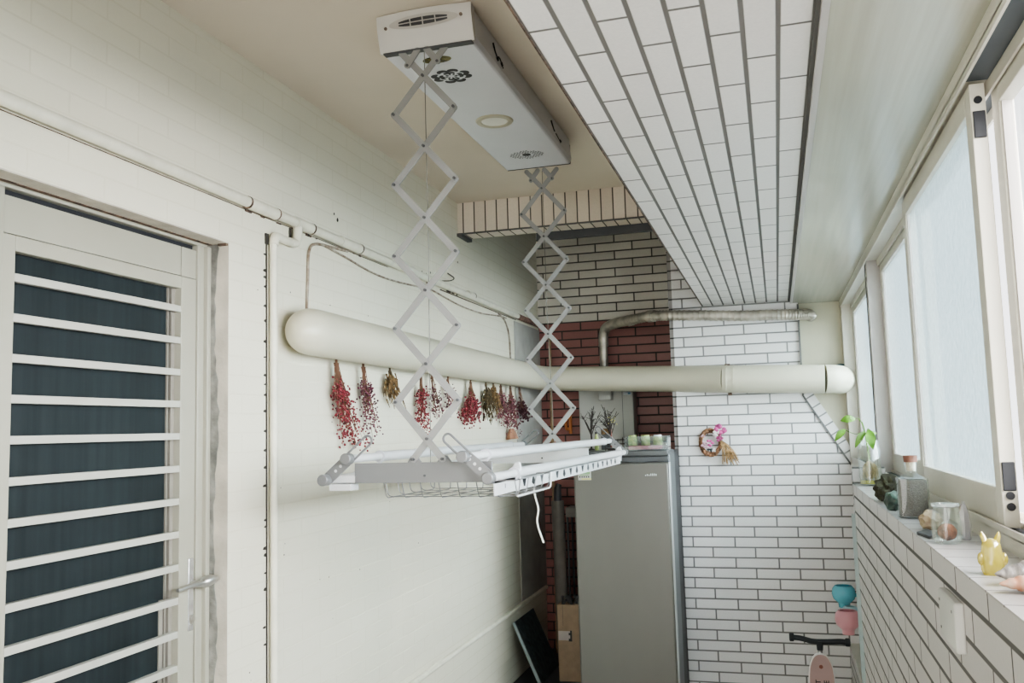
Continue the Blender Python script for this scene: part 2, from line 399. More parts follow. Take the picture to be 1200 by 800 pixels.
b = BM(); box(b, .165, .52, 6.06, 6.1, FZ, 2.6); struct('wall_panel_end', b, M['cream'], 'cream end panel between white tiles and the windows', 'wall')
b = BM(); box(b, .163, .174, 5.985, 6.06, 1.672, 2.26); struct('trim_3', b, M['grout'], 'grey joint along the edge of the white tiles', 'trim')
# concrete beam with tiled soffit
b = BM(); box(b, -.436, .113, YB, 6.0, 2.287, 3.2); struct('beam', b, M['tile_beam'], 'long beam faced with white tiles running away overhead', 'beam')
b = BM(); box(b, .113, .122, YB, 6.0, 2.281, 2.5); struct('trim_4', b, M['grout'], 'dark seam on the right edge of the tiled beam', 'trim')
b = BM(); box(b, .122, .137, YB, 6.06, 2.268, 2.5); struct('trim_5', b, M['alu_pink'], 'pale metal strip between beam and ceiling panels', 'trim')
b = BM(); box(b, -.4385, -.4345, YB, 6.0, 2.285, 2.30)
struct('trim_6', b, M['grime'], 'rusty brown line along the left edge of the beam', 'trim')
# lintel
b = BM(); box(b, XL, -.437, 4.92, 5.085, 2.675, CZ+.05); box(b, XL, -.437, 5.085, 5.12, 2.8, 3.2)
struct('lintel', b, M['tile_lintel'], 'lintel beam of upright beige tiles in front of the alcove', 'beam')
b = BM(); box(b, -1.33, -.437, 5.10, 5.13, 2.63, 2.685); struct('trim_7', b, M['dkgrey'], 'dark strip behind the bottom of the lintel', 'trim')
b = BM(); box(b, XL, -.437, 4.912, 4.924, 2.668, 2.676); box(b, XL, XL+.03, 4.90, 5.09, 2.655, 2.674)
struct('trim_8', b, M['grout'], 'dark bottom edge of the tiled lintel', 'trim')
# ceiling panels above the windows
b = BM()
box(b, .137, .426, YB, 6.06, 2.27, 2.30)
struct('ceiling_panel', b, M['panel'], 'glossy cream panel ceiling between beam and windows', 'ceiling')
# grey painted strip deep on the left wall, and the low rail
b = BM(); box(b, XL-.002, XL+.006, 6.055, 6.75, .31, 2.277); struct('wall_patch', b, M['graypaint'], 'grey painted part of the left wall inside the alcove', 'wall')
b = BM(); tube(b, [(XL+.012, 2.62, .295), (XL+.012, 6.7, .305)], .016, 10)
struct('baseboard_left', b, M['pvcw'], 'thin painted rail along the foot of the left wall', 'trim', smooth=True)

# parapet on the right
b = BM(); box(b, .30, .43, YB, 4.13, FZ, 1.226); struct('wall_parapet', b, M['tile_par'], 'low white tiled parapet under the windows', 'wall')
b = BM(); box(b, .2995, .44, YB, 4.1305, 1.226, 1.2295); struct('trim_9', b, M['tile_top'], 'pale tiled ledge on top of the parapet', 'trim')
b = BM(); box(b, .43, .56, YB, 6.06, FZ, 1.23); struct('wall_right', b, M['tile_par'], 'outer tiled parapet wall behind the pots', 'wall')
b = BM(); box(b, .355, .43, 4.14, 6.0, FZ, .128); struct('trim_10', b, M['tile_par'], 'low tiled kerb at the foot of the outer wall', 'kerb')
b = BM(); box(b, .354, .43, 4.14, 6.0, .128, .134); struct('trim_11', b, M['pot_cream'], 'cream top of the low kerb', 'trim')
b = BM(); box(b, .286, .3005, 4.132, 4.16, FZ, 1.10); struct('trim_12', b, mat('aqua_strip', (.34,.42,.42), .4), 'pale blue-green strip at the end of the parapet', 'trim')
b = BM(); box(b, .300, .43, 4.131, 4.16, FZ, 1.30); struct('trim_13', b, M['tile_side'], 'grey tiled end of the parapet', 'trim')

# ------------------------------------------------------------------ windows
b = BM()
box(b, .425, .56, YB, 6.06, 2.236, 2.30)
for x in (.425, .482, .532): box(b, x, x+.006, YB, 6.06, 2.205 if x > .43 else 2.222, 2.24)
o = struct('window_header', b, M['alu'], 'cream aluminium track above the sliding windows', 'window frame')
b = BM(); box(b, .4315, .4815, YB, 2.1, 2.2335, 2.2365); box(b, .4885, .5315, YB, 6.0, 2.2335, 2.2365)
obj('window_track', b, M['alu_dark'], o, False)
b = BM()
box(b, .432, .56, YB, 6.06, 1.2295, 1.262)
for x in (.432, .482, .532): box(b, x, x+.006, YB, 6.06, 1.26, 1.276)
o = struct('window_sill', b, M['alu'], 'cream aluminium sill track under the sliding windows', 'window frame')
b = BM(); box(b, .4385, .4815, YB, 6.0, 1.2622, 1.2645); obj('sill_groove', b, M['alu_dark'], o, False)
b = BM(); box(b, .43, .56, 5.97, 6.055, 1.23, 2.24); struct('window_jamb', b, M['alu'], 'cream aluminium jamb at the far end of the windows', 'window frame')
b = BM(); box(b, .436, .55, 4.375, 4.44, 1.262, 2.236); o = struct('window_mullion', b, M['alu_pink'], 'upright frame post between far windows', 'window frame')
b = BM(); box(b, .434, .437, 4.435, 4.449, 1.275, 2.236); obj('seal', b, M['rubber'], o, False)
WI = [0]
def sash(x, y0, y1, g, label, st=.055, latch=None):
    WI[0] += 1
    z0, z1 = 1.268, 2.228; t = .0155
    b = BM()
    box(b, x-t, x+t, y0, y0+st, z0, z1); box(b, x-t, x+t, y1-st, y1, z0, z1)
    box(b, x-t, x+t, y0+st, y1-st, z0, z0+.082); box(b, x-t, x+t, y0+st, y1-st, z1-.055, z1)
    o = struct('window_%d' % WI[0], b, M['alu'], label, 'window', bevel=.002)
    b = BM(); box(b, x-.003, x+.003, y0+st-.005, y1-st+.005, z0+.075, z1-.05); obj('pane', b, g, o, False)
    b = BM()
    for ya, yb in ((y0+st, y0+st+.006), (y1-st-.006, y1-st)): box(b, x-.010, x+.010, ya, yb, z0+.082, z1-.055)
    obj('glazing_seal', b, M['alu_pink'], o, False)
    if latch:
        yf = y0-.001
        b = BM()
        for z in latch['plate']: box(b, x-.0125, x+.0125, yf-.004, yf+.001, z-.03, z+.03)
        obj('guide_block', b, M['rubber'], o, False, .002)
        b = BM()
        for z in latch['hole']: tube(b, [(x, yf-.0025, z), (x, yf+.001, z)], .0085, 14)
        obj('screw_hole', b, M['rubber'], o)
    return o
sash(.459, 2.10, 3.20, M['frost'], 'large frosted window sash standing open nearest the seashell', latch=dict(plate=(2.135, 1.375), hole=(2.19, 1.335, 1.312)))
sash(.508, 3.17, 4.375, M['frost'], 'frosted window sash behind the corked bottle')
sash(.508, 4.63, 5.97, M['frost'], 'farthest frosted window sash behind the potted cutting')
sash(.508, .86, 2.13, M['clear'], 'bright clear window sash at the right edge', latch=dict(plate=(2.18,), hole=(1.33, 1.297)))
sash(.459, -.35, .86, M['frost'], 'frosted window sash beside the viewer')
sash(.508, -1.5, -.3, M['frost'], 'frosted window sash behind the viewer')
sash(.459, -2.6, -1.45, M['frost'], 'rearmost frosted window sash')

# ------------------------------------------------------------------ door
DX = -1.86
b = BM()
box(b, DX-.03, DX+.012, 2.547, DY1, FZ, 2.153); box(b, DX-.03, DX+.012, DY0, 1.757, FZ, 2.153)
box(b, DX-.03, DX+.012, DY0, DY1, 2.153, DZ)
box(b, DX-.03, DX+.028, 2.578, DY1, FZ, 2.153)
door = struct('door_1', b, M['door'], 'cream metal slatted screen door with lever handle in the left wall', 'door', bevel=.003)
b = BM(); box(b, DX-.03, DX-.012, 1.757, 2.547, 2.136, 2.153); obj('top_gap', b, M['rubber'], door, False)
b = BM(); box(b, DX-.022, DX+.004, 1.757, 2.466, 2.037, 2.135); box(b, DX-.022, DX+.004, 2.470, 2.546, 2.037, 2.135)
obj('transom_panel', b, M['door'], door, False, .0015)
b = BM()
box(b, DX-.022, DX+.006, 1.758, 1.80, -.02, 2.035); box(b, DX-.022, DX+.006, 2.468, 2.545, -.02, 2.035)
box(b, DX-.022, DX+.006, 1.80, 2.468, 1.994, 2.035); box(b, DX-.022, DX+.006, 1.80, 2.468, -.02, .16)
leaf = obj('door_leaf', b, M['door'], door, False, .002)
for k in range(17):
    z = 1.9265 - .1041*k
    b = BM(); box(b, DX-.016, DX+.004, 1.797, 2.470, z-.0108, z+.0108); obj('slat', b, M['bar'], leaf, False, .0015)
b = BM(); box(b, DX-.034, DX-.030, 1.80, 2.468, .16, 1.994); obj('insect_screen', b, M['screen'], leaf, False)
b = BM(); box(b, DX-.030, DX-.020, 2.452, 2.468, .16, 1.994); box(b, DX-.031, DX-.024, 2.438, 2.444, .16, 1.994); box(b, DX-.031, DX-.026, 2.415, 2.432, .16, 1.0)
obj('inner_frame', b, mat('brown_grey_frame', (.22,.20,.17), .5), leaf, False)
b = BM(); box(b, DX+.006, DX+.010, 2.512, 2.538, .885, 1.115); lk = obj('lock_plate', b, M['chrome'], leaf, True, .004)
b = BM(); tube(b, [(DX+.006, 2.525, .925), (DX+.018, 2.525, .925)], .010, 14); box(b, DX+.009, DX+.0125, 2.518, 2.532, .905, .935); obj('key_cylinder', b, M['steel'], lk)
b = BM()
tube(b, [(DX+.008, 2.525, 1.035), (DX+.05, 2.525, 1.035)], .010, 14)
path = bez([(DX+.05, 2.535, 1.035), (DX+.055, 2.50, 1.038), (DX+.052, 2.455, 1.037), (DX+.045, 2.41, 1.033)], 6)
tube(b, path, .01, 12, rr=[.0125-.006*i/(len(path)-1) for i in range(len(path))])
path = bez([(DX+.05, 2.525, 1.035), (DX+.06, 2.55, 1.042), (DX+.066, 2.585, 1.042)], 5)
tube(b, path, .012, 12, rr=[.013, .016, .018, .0185, .0185, .018, .017, .015, .013, .011, .008][:len(path)])
obj('lever_handle', b, M['steel'], lk)
# raw mortar line of the reveal
b = BM()
pts = []
z = FZ
while z < 2.16:
    pts.append((DX+.028+.022+.008*math.sin(z*9)+random.uniform(-.006,.006), z)); z += .035
pts.append((DX+.05, 2.163))
prism(b, [(DX+.01, FZ), (DX+.01, 2.163)][::1] + pts[::-1], 'y', 2.5955, 2.6005)
struct('trim_14', b, M['mortar'], 'rough grey mortar line beside the door frame', 'trim')
b = BM(); box(b, DX+.01, XL-.0005, 2.5985, 2.602, FZ, 2.165); struct('trim_15', b, M['plaster'], 'beige plaster of the door reveal', 'trim')
b = BM(); box(b, DX+.01, XL-.0005, DY0, 2.60, 2.162, 2.168); struct('trim_16', b, M['plaster'], 'rough plaster soffit above the door', 'trim')
b = BM(); box(b, DX+.02, DX+.034, DY0, 2.6, 2.1605, 2.1625); box(b, -1.80, -1.767, 2.585, 2.6, 2.155, 2.163); struct('trim_17', b, M['grime'], 'dark crack along the door soffit', 'trim')
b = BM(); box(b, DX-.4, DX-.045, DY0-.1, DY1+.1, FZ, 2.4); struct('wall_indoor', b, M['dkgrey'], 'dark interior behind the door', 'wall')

# ------------------------------------------------------------------ plumbing on the left wall
PX = XL+.022
pipe = thing('water_pipe', 'long thin painted pipe running level along the upper left wall', 'pipe', (XL, 3.0, 2.31))
b = BM(); tube(b, [(PX, -1.5, 2.337), (PX, 1.655, 2.329), (PX, 2.85, 2.324), (PX, 6.1, 2.312)], .0195, 14); obj('pipe_run', b, M['pvcw'], pipe)
b = BM(); tube(b, [(PX, 6.08, 2.312), (PX, 6.70, 2.310)], .0205, 12); obj('rusty_end', b, M['rust'], pipe)
b = BM()
for y0, y1 in ((2.68,2.86), (3.0,3.12), (3.37,3.55), (5.0,5.1), (3.95,4.15)): tube(b, [(PX, y0, 2.3235), (PX, y1, 2.3225)], .0225, 14)
obj('coupling', b, M['pvcw'], pipe)
b = BM()
for y in (2.676, 2.862, 3.125, 3.555, 5.105): tube(b, [(PX, y, 2.3232), (PX, y+.006, 2.3232)], .0229, 14)
for i in range(40):
    y = random.choice((random.uniform(3.05,3.2), random.uniform(3.5,3.62), random.uniform(2.65,3.2), random.uniform(4.0,4.4), random.uniform(4.4,5.0)))
    zz = 2.322+random.choice((-1,1))*.021
    s = random.uniform(.002,.005); box(b, XL-.001, XL+.004, y, y+random.uniform(.006,.04), zz-s, zz+s)
tube(b, [(XL+.003, 1.6, 2.3075), (XL+.003, 3.9, 2.3)], .0015, 6); tube(b, [(XL+.003, 3.0, 2.346), (XL+.003, 3.6, 2.343)], .0022, 6); tube(b, [(XL+.003, 4.6, 2.292), (XL+.003, 6.1, 2.289)], .003, 6)
o = obj('grime', b, M['grime'], pipe); o['kind'] = 'stuff'
b = BM()
tube(b, bez([(PX, 3.02, 2.318), (PX, 3.02, 2.285), (PX, 3.015, 2.262)], 5), .0185, 12)
tube(b, bez([(PX, 3.015, 2.265), (PX-.001, 3.005, 2.243), (PX-.002, 2.965, 2.238)], 5), .0175, 12)
tube(b, [(PX-.002, 2.985, 2.238), (PX-.002, 2.885, 2.238)], .016, 12)
tube(b, bez([(PX-.002, 2.895, 2.238), (PX-.003, 2.862, 2.236), (PX-.004, 2.852, 2.205)], 6), .0185, 12)
obj('elbow', b, M['pvcw'], pipe)
b = BM(); tube(b, [(PX-.004, 2.852, 2.21), (PX-.004, 2.856, FZ+.001)], .0145, 12); dn = obj('down_pipe', b, M['pvcw'], pipe)
b = BM(); tube(b, [(XL+.003, 2.829, 2.21), (XL+.003, 2.832, FZ+.001)], .0028, 6)
z = 2.165
while z > -.1:
    h = random.uniform(.003,.009); y = 2.812+random.uniform(-.004,.005); e = random.uniform(.002,.006)
    if random.random() < .9: prism(b, [(y, z), (y+.006, z+h*.8), (y+.016, z+h), (y+.016, z-h*.6), (y+.004, z-e*.6)], 'x', XL-.001, XL+.003)
    z -= .0655*random.choice((.5,1,1,1))+random.uniform(-.012,.012)
box(b, XL-.001, XL+.004, 2.99, 3.005, 2.245, 2.30); box(b, XL-.001, XL+.006, 2.822, 2.842, 2.205, 2.245)
o = obj('shadow_gaps', b, M['hook'], dn, False); o['kind'] = 'stuff'  # dark pieces stand in for shadow in the gaps beside the pipe
cabX = XL+.006
b = BM(); tube(b, bez([(cabX, 3.115, 2.00), (cabX, 3.125, 2.12), (cabX, 3.135, 2.235), (cabX, 3.19, 2.275), (cabX, 3.33, 2.288), (cabX, 3.47, 2.298)], 8), .0062, 8)
tag(obj('cable', b, M['cable']), 'brown cable rising from the duct top to the pipe, near the wall elbow', 'cable')
b = BM(); tube(b, bez([(cabX, 3.25, 2.283), (cabX, 3.45, 2.268), (cabX, 3.7, 2.245), (cabX, 3.95, 2.243), (cabX, 4.3, 2.262), (cabX, 4.45, 2.27), (cabX, 4.9, 2.243), (cabX, 5.3, 2.243), (cabX, 5.7, 2.27), (cabX, 5.85, 2.272)], 8), .0048, 8)
tag(obj('cable', b, M['cable']), 'thin painted cable sagging along below the level pipe', 'cable')
b = BM(); tube(b, bez([(cabX, 5.68, 2.285), (cabX, 5.82, 2.25), (cabX, 5.91, 2.16), (cabX, 5.93, 2.02), (cabX, 5.93, 1.955)], 8), .0062, 8)
tag(obj('cable', b, M['cable']), 'short brown cable dropping to the duct just before the alcove', 'cable')
b = BM()
for (y, z, s) in ((3.39,2.42,.008),(3.36,2.44,.005),(4.40,2.345,.008),(4.34,2.35,.006),(4.46,2.365,.006),(3.0,2.05,.003),(4.9,2.5,.006)): sphere(b, (XL+.001, y, z), s, (.4,1,1.3), 1)
tube(b, bez([(XL+.004, 4.62, 2.345), (XL+.02, 4.72, 2.36), (XL+.02, 4.78, 2.385), (XL+.012, 4.70, 2.40)], 5), .003, 6)
for i in range(26): sphere(b, (XL, random.uniform(2.70,2.96) if i % 2 else random.uniform(2.9,4.6), random.uniform(.6,2.1)), random.uniform(.0015,.0035), (.4,1.6,1), 1)
o = tag(obj('wall_specks', b, M['hook']), 'dark chips and nail marks in the white painted wall', 'marks'); o['kind'] = 'stuff'

# ------------------------------------------------------------------ big cream duct
duct = thing('exhaust_duct', 'thick cream plastic pipe along the left wall turning across the alcove', 'pipe', (-1.68, 2.98, 1.885))
R = .089
b = BM()
A = Vector((-1.672, 6.40, 1.888)); Bp = Vector((-.30, 5.895, 1.79)); C_ = Vector((.30, 5.875, 1.765))
cap = [PI/2*k/9 for k in range(9)]
arc = [Vector((-1.700+.026*math.sin(a)**2, 3.005-.115*math.cos(a), 1.892)) for a in cap] + [Vector((-1.673, 3.02, 1.892))]
arc += [Vector((-1.672, 3.5, 1.889)), Vector((-1.670, 6.1, 1.880))]
arc += bez([(-1.668, 6.22, 1.879), (-1.655, 6.33, 1.878), (-1.60, 6.395, 1.874), (-1.50, 6.385, 1.868)], 5)
arc += [Bp]
rr = [max(.004, R*math.sin(a)**.75) for a in cap]+[R]*(len(arc)-len(cap))
tube(b, arc, R, 28, rr=rr); obj('long_run', b, M['pvc'], duct, ang=60)
b = BM()
tube(b, [Bp - Vector((.02, -.004, -.001)), C_], R*1.005, 28)
arc = bez([C_, C_+Vector((.045,.01,-.002)), C_+Vector((.085,.055,-.004)), C_+Vector((.10,.12,-.004)), C_+Vector((.10,.22,-.004))], 5)
tube(b, arc, R*1.0, 28); obj('end_elbow', b, M['pvc'], duct, ang=60)
b = BM()
dr = (C_-Bp).normalized()
tube(b, [Bp+dr*.0, Bp+dr*.008], R*1.03, 28); tube(b, [Bp+dr*.045, Bp+dr*.052], R*1.018, 28); tube(b, [C_-dr*.012, C_-dr*.004], R*1.015, 28)
obj('joint_ring', b, M['pvc'], duct)
b = BM(); q = Bp+dr*.02
box(b, q.x-.012, q.x+.012, q.y-.02, q.y+.03, q.z-R-.016, q.z-R+.002); box(b, q.x-.025, q.x+.008, q.y-.01, q.y+.02, q.z+R-.002, q.z+R+.010)
obj('clamp', b, M['grime'], duct, False)
b = BM(); q = C_+Vector((.098,.165,-.004))
tube(b, [q+Vector((.012,-.02,.012)), q+Vector((.012,.02,.012))], R*1.02, 28); obj('teal_collar', b, M['teal'], duct)

# flexible flue duct from the water heater
flue = thing('flue_duct', 'ribbed grey metal flue bending across the wall above the cream duct', 'duct', (-1.2, 6.5, 1.86))
b = BM(); tube(b, [(-1.21, 6.52, 1.845), (-1.205, 6.50, 2.12)], .031, 16); obj('upright', b, M['flex'], flue)
b = BM(); tube(b, bez([(-1.205, 6.50, 2.10), (-1.20, 6.49, 2.18), (-1.17, 6.46, 2.235), (-1.08, 6.38, 2.255), (-.95, 6.22, 2.25)], 6), .037, 16); obj('smooth_bend', b, M['flex'], flue)
b = BM()
pth = bez([(-.96, 6.23, 2.25), (-.80, 6.03, 2.245), (-.66, 5.94, 2.232), (-.45, 5.925, 2.218), (-.2, 5.93, 2.20), (.05, 5.94, 2.192), (.18, 5.945, 2.185), (.225, 5.96, 2.184), (.243, 6.0, 2.184), (.245, 6.07, 2.184)], 20)
rr = [.034*(1+.075*(1 if k % 3 == 0 else -.3)) for k in range(len(pth))]
tube(b, pth, .034, 16, rr=rr); obj('ribbed_hose', b, M['flex'], flue, ang=20)
b = BM(); tube(b, [(-.80, 6.03, 2.245), (-.755, 5.99, 2.242)], .041, 16); tube(b, [(-.97, 6.245, 2.25), (-.94, 6.21, 2.25)], .041, 16); obj('sleeve', b, M['flex'], flue)
wh = thing('water_heater', 'pale grey boxed water heater on the red tiles behind the twigs', 'water heater', (-1.22, 6.75, 1.2))
b = BM(); box(b, -1.425, -1.012, 6.58, 6.749, 1.15, 1.85); box(b, -1.26,-1.16,6.49,6.58,1.70,1.846); obj('casing', b, M['heater'], wh, True, .008)
b = BM(); box(b, -1.095, -1.092, 6.578, 6.5805, 1.2, 1.85); box(b, -1.42,-1.10,6.5785,6.5805,1.797,1.80); obj('casing_seam', b, M['fridge_side'], wh, False)
b = BM(); box(b, -1.085, -1.025, 6.577, 6.5805, 1.738, 1.785); st = obj('sticker', b, M['sticker_w'], wh, False)
b = BM(); box(b, -1.05, -1.03, 6.576, 6.5775, 1.742, 1.755); prism(b, [(-1.066,1.759),(-1.03,1.772),(-1.034,1.757)], 'y', 6.576, 6.5775); obj('sticker_print', b, M['sticker_b'], st, False)

# ------------------------------------------------------------------ refrigerator
fr = thing('refrigerator', 'tall brushed grey single door refrigerator in the alcove', 'refrigerator', (-.92, 5.65, FZ))
b = BM(); box(b, -1.215, -.632, 5.45, 5.72, FZ, 1.355); obj('cabinet', b, M['fridge_side'], fr, True, .012)
b = BM(); box(b, -1.20, -.634, 5.715, 5.98, FZ+.005, 1.345); obj('rear_gap_shade', b, M['black'], fr, True, .01)  # rear half coloured black to darken the gap beside the white wall
b = BM(); box(b, -1.215, -.634, 5.385, 5.446, FZ+.04, 1.285); dr_ = obj('door', b, M['fridge'], fr, True, .012, seg=3)
b = BM(); box(b, -.6345, -.6285, 5.388, 5.446, FZ+.04, 1.285); obj('door_edge', b, mat('pale_edge', (.42,.45,.46), .3, metal=.5), dr_, True, .002)
b = BM()
box(b, -1.215, -.634, 5.40, 5.446, 1.288, 1.322)
box(b, -1.215, -.634, 5.388, 5.46, 1.322, 1.356); obj('top_trim', b, M['fridge_trim'], fr, True, .006)
b = BM()
prism(b, [(-.96+.27*t/12, 1.312-.026*math.sin(PI*t/12)) for t in range(13)], 'y', 5.392, 5.41); obj('grip_recess', b, M['dkgrey'], dr_)
b = BM()
for i, h in enumerate((.006,.010,.006,.013,.013,.013,.011)): box(b, -.775+i*.0105, -.775+i*.0105+.0045, 5.3835, 5.386, 1.206, 1.206+h)
obj('logo', b, M['sticker_w'], dr_, False)
b = BM(); box(b, -1.185, -1.105, 5.3835, 5.386, 1.185, 1.245); es = obj('energy_sticker', b, M['heater'], dr_, False)
b = BM(); box(b, -1.178, -1.112, 5.3825, 5.3838, 1.222, 1.243); box(b, -1.178, -1.12, 5.3825, 5.3838, 1.213, 1.218); obj('green_band', b, M['sticker_g'], es, False)
b = BM(); box(b, -1.165, -1.105, 5.3825, 5.3838, 1.187, 1.196); box(b, -1.135,-1.11,5.3825,5.3838,1.235,1.241); obj('yellow_band', b, M['sticker_y'], es, False)
b = BM()
for i in range(5): box(b, -1.178+i*.0135, -1.178+i*.0135+.007, 5.3825, 5.3838, 1.200, 1.209)
obj('black_marks', b, M['black'], es, False)
FT = 1.356
# tray with jars on top of the fridge
tr = thing('clear_tray', 'clear plastic tray of small jars on top of the refrigerator', 'tray', (-.775, 5.53, FT))
b = BM()
x0, x1, y0, y1, h = -.905, -.64, 5.47, 5.60, .085
box(b, x0, x1, y0, y1, FT, FT+.004); box(b, x0, x0+.003, y0, y1, FT, FT+h); box(b, x1-.003, x1, y0, y1, FT, FT+h); box(b, x0, x1, y0, y0+.003, FT, FT+h); box(b, x0, x1, y1-.003, y1, FT, FT+h)
obj('tray_body', b, glass('clear_plastic', (.9,.93,.93), .2, .10, (.7,.73,.74)), tr, False)
for i, (x, lab) in enumerate(((-.865, 'leftmost'), (-.785, 'middle'), (-.71, 'rightmost'))):
    j = thing('small_jar', lab + ' of three green-labelled jars in the tray on the refrigerator', 'jar', (x, 5.53, FT+.028), 'jars in the clear tray')
    b = BM(); lathe(b, [(0,0),(.026,0),(.028,.004),(.028,.048),(.024,.054),(0,.054)], (x, 5.53, FT+.028), 18); obj('label_body', b, M['can_y'], j)
    b = BM(); lathe(b, [(0,.0545),(.0245,.0545),(.0245,.064),(0,.064)], (x, 5.53, FT+.028), 18); obj('lid', b, M['sticker_w'] if i == 2 else M['can_y'], j)
b = BM(); box(b, -.885, -.69, 5.478, 5.585, FT+.0045, FT+.0275)
tag(obj('pink_packet', b, M['pinkbox'], None, True, .003), 'flat pink packet lying under the jars in the clear tray', 'packet')
b = BM(); lathe(b, [(.0,0),(.018,0),(.020,.01),(.020,.06),(.014,.07),(.0,.07)], (-.663, 5.53, FT+.0045), 16)
tag(obj('clear_cup', b, M['jarglass']), 'small clear cup at the right end of the tray', 'cup')
# wire rack
wr = thing('wire_rack', 'small black wire rack beside the tray on the refrigerator', 'rack', (-.97, 5.6, FT))
b = BM()
for z in (.012, .04, .066): tube(b, [(-1.04, 5.55, FT+z), (-.915, 5.55, FT+z)], .0028, 6); tube(b, [(-1.04, 5.66, FT+z), (-.915, 5.66, FT+z)], .0028, 6)
for x in (-1.04, -.98, -.93, -.915): 
    for y in (5.55, 5.66): tube(b, [(x, y, FT), (x, y, FT+(.08 if x > -.95 else .07))], .0028, 6)
obj('rails', b, M['twig'], wr)
b = BM(); box(b, -1.04, -.915, 5.55, 5.66, FT+.012, FT+.016); obj('base_mesh', b, M['dkgrey'], wr, False)
# two bare twig ornaments
def twigs(name, label, base, top, spread, n, m, seed, trunk=M['twig'], tips=None):
    rnd = random.Random(seed); t = thing(name, label, 'ornament', base, 'bare twig ornaments')
    B = Vector(base); T = Vector(top)
    b = BM(); lathe(b, [(0,0),(.022,0),(.024,.006),(.012,.012),(.0,.013)], base, 14); obj('foot', b, M['twig'], t)
    b = BM(); mid = B.lerp(T, .45); tube(b, bez([B+Vector((0,0,.008)), B.lerp(T,.25)+Vector((.004,0,0)), mid], 4), .006, 7); obj('trunk', b, trunk, t)
    b = BM()
    for i in range(n):
        a = rnd.uniform(0, 2*PI); k = rnd.uniform(.35, 1.0)
        e = mid + Vector((math.cos(a)*spread*k, math.sin(a)*spread*k*.6, rnd.uniform(.25, 1.0)*(T.z-mid.z)))
        s = B.lerp(T, rnd.uniform(.28, .45)); q = s.lerp(e, .5)+Vector((rnd.uniform(-.012,.012), 0, rnd.uniform(-.006,.012)))
        tube(b, bez([s, q, e], 3), .003, 5, rr=[.0038,.0036,.0034,.003,.0026,.0022,.0018])
        for j in range(4):
            f = rnd.uniform(.35,.98); s2 = s.lerp(q, f*2) if f < .5 else q.lerp(e, f*2-1)
            e2 = s2 + Vector((rnd.uniform(-.03,.03), rnd.uniform(-.02,.02), rnd.uniform(.0,.04)))
            tube(b, [s2, e2], .0018, 4, rr=[.0022,.0014])
    obj('branches', b, M['twig'], t)
    if tips:
        b = BM()
        for i in range(14): sphere(b, mid+Vector((rnd.uniform(-.01,.05), rnd.uniform(-.03,.03), rnd.uniform(.03,.08))), .004, sub=1)
        o = obj('yellow_buds', b, tips, t); o['kind'] = 'stuff'
twigs('twig_ornament', 'left black twig ornament standing at the back of the refrigerator top', (-1.165, 5.72, FT), (-1.165, 5.72, 1.66), .10, 11, None, 3)
twigs('twig_ornament', 'right twig ornament with reddish trunk and yellow buds on the refrigerator', (-1.035, 5.72, FT), (-1.035, 5.72, 1.65), .10, 13, None, 9, M['twig_br'], M['sticker_y'])
b = BM(); box(b, -1.115, -1.055, 5.80, 5.83, FT, FT+.14); o_ = tag(obj('photo_block', b, M['dkgrey'], None, True, .003), 'small dark framed block between the twig ornaments', 'picture frame')
b = BM(); box(b, -1.11, -1.06, 5.7985, 5.8005, FT+.10, FT+.137); obj('picture', b, M['straw'], o_, False)
bt = thing('slim_bottle', 'slim yellow-green bottle on the refrigerator between the twigs', 'bottle', (-1.125, 5.70, FT))
b = BM(); lathe(b, [(0,0),(.013,0),(.014,.01),(.014,.075),(.007,.095),(.007,.105),(0,.105)], (-1.125, 5.70, FT), 14); obj('bottle_body', b, M['can_y'], bt)
b = BM(); lathe(b, [(0,.105),(.009,.105),(.009,.118),(0,.118)], (-1.125, 5.70, FT), 12); obj('cap', b, M['twig'], bt)
b = BM(); tube(b, bez([(-1.565, 6.74, 1.60), (-1.565, 6.735, 1.54), (-1.56, 6.73, 1.50), (-1.54, 6.73, 1.495)], 5), .012, 8); tube(b, [(-1.53, 6.74, 1.60), (-1.53, 6.73, 1.46)], .013, 8); tube(b, [(-1.575, 6.735, 1.585), (-1.52, 6.735, 1.585)], .011, 8)
tag(obj('orange_hook', b, M['orange']), 'orange clamp hanging on the red tiles left of the heater', 'clamp')

# clutter left of the fridge
b = BM(); tube(b, [(-1.66, 6.62, FZ), (-1.665, 6.70, 2.22)], .011, 10); tag(obj('bamboo_pole', b, M['pole']), 'thin brown pole leaning upright against the red tiles', 'pole')
rl = thing('paper_roll', 'long grey roll standing upright in the alcove corner', 'roll', (-1.57, 6.3, FZ))
b = BM(); tube(b, [(-1.545, 6.36, FZ), (-1.565, 6.38, .98)], .046, 20); obj('roll_body', b, M['roll'], rl)
b = BM(); tube(b, [(-1.565, 6.38, .978), (-1.563, 6.385, 1.07), (-1.55, 6.39, 1.10)], .03, 14, rr=[.03,.026,.018]); obj('dark_end', b, M['dkgrey'], rl)
rc = thing('metal_rack', 'thin grey metal stand between roll and refrigerator', 'stand', (-1.42, 6.45, FZ))
b = BM()
for x, y in ((-1.50,6.40),(-1.36,6.40),(-1.50,6.55),(-1.36,6.55)): tube(b, [(x,y,FZ),(x,y,.93)], .008, 8)
obj('upright', b, M['dkgrey'], rc)
b = BM(); box(b, -1.51, -1.35, 6.39, 6.56, .86, .93); obj('shelf', b, M['roll'], rc, False, .004)
bx_ = thing('cardboard_box', 'tall brown cardboard carton beside the refrigerator', 'box', (-1.39, 5.99, FZ))
b = BM(); box(b, -1.475, -1.30, 5.90, 6.10, FZ+.0, .335); obj('carton', b, M['card'], bx_, False, .003)
b = BM(); box(b, -1.437, -1.4355, 5.8985, 5.901, .20, .335); obj('slit', b, M['black'], bx_, False)
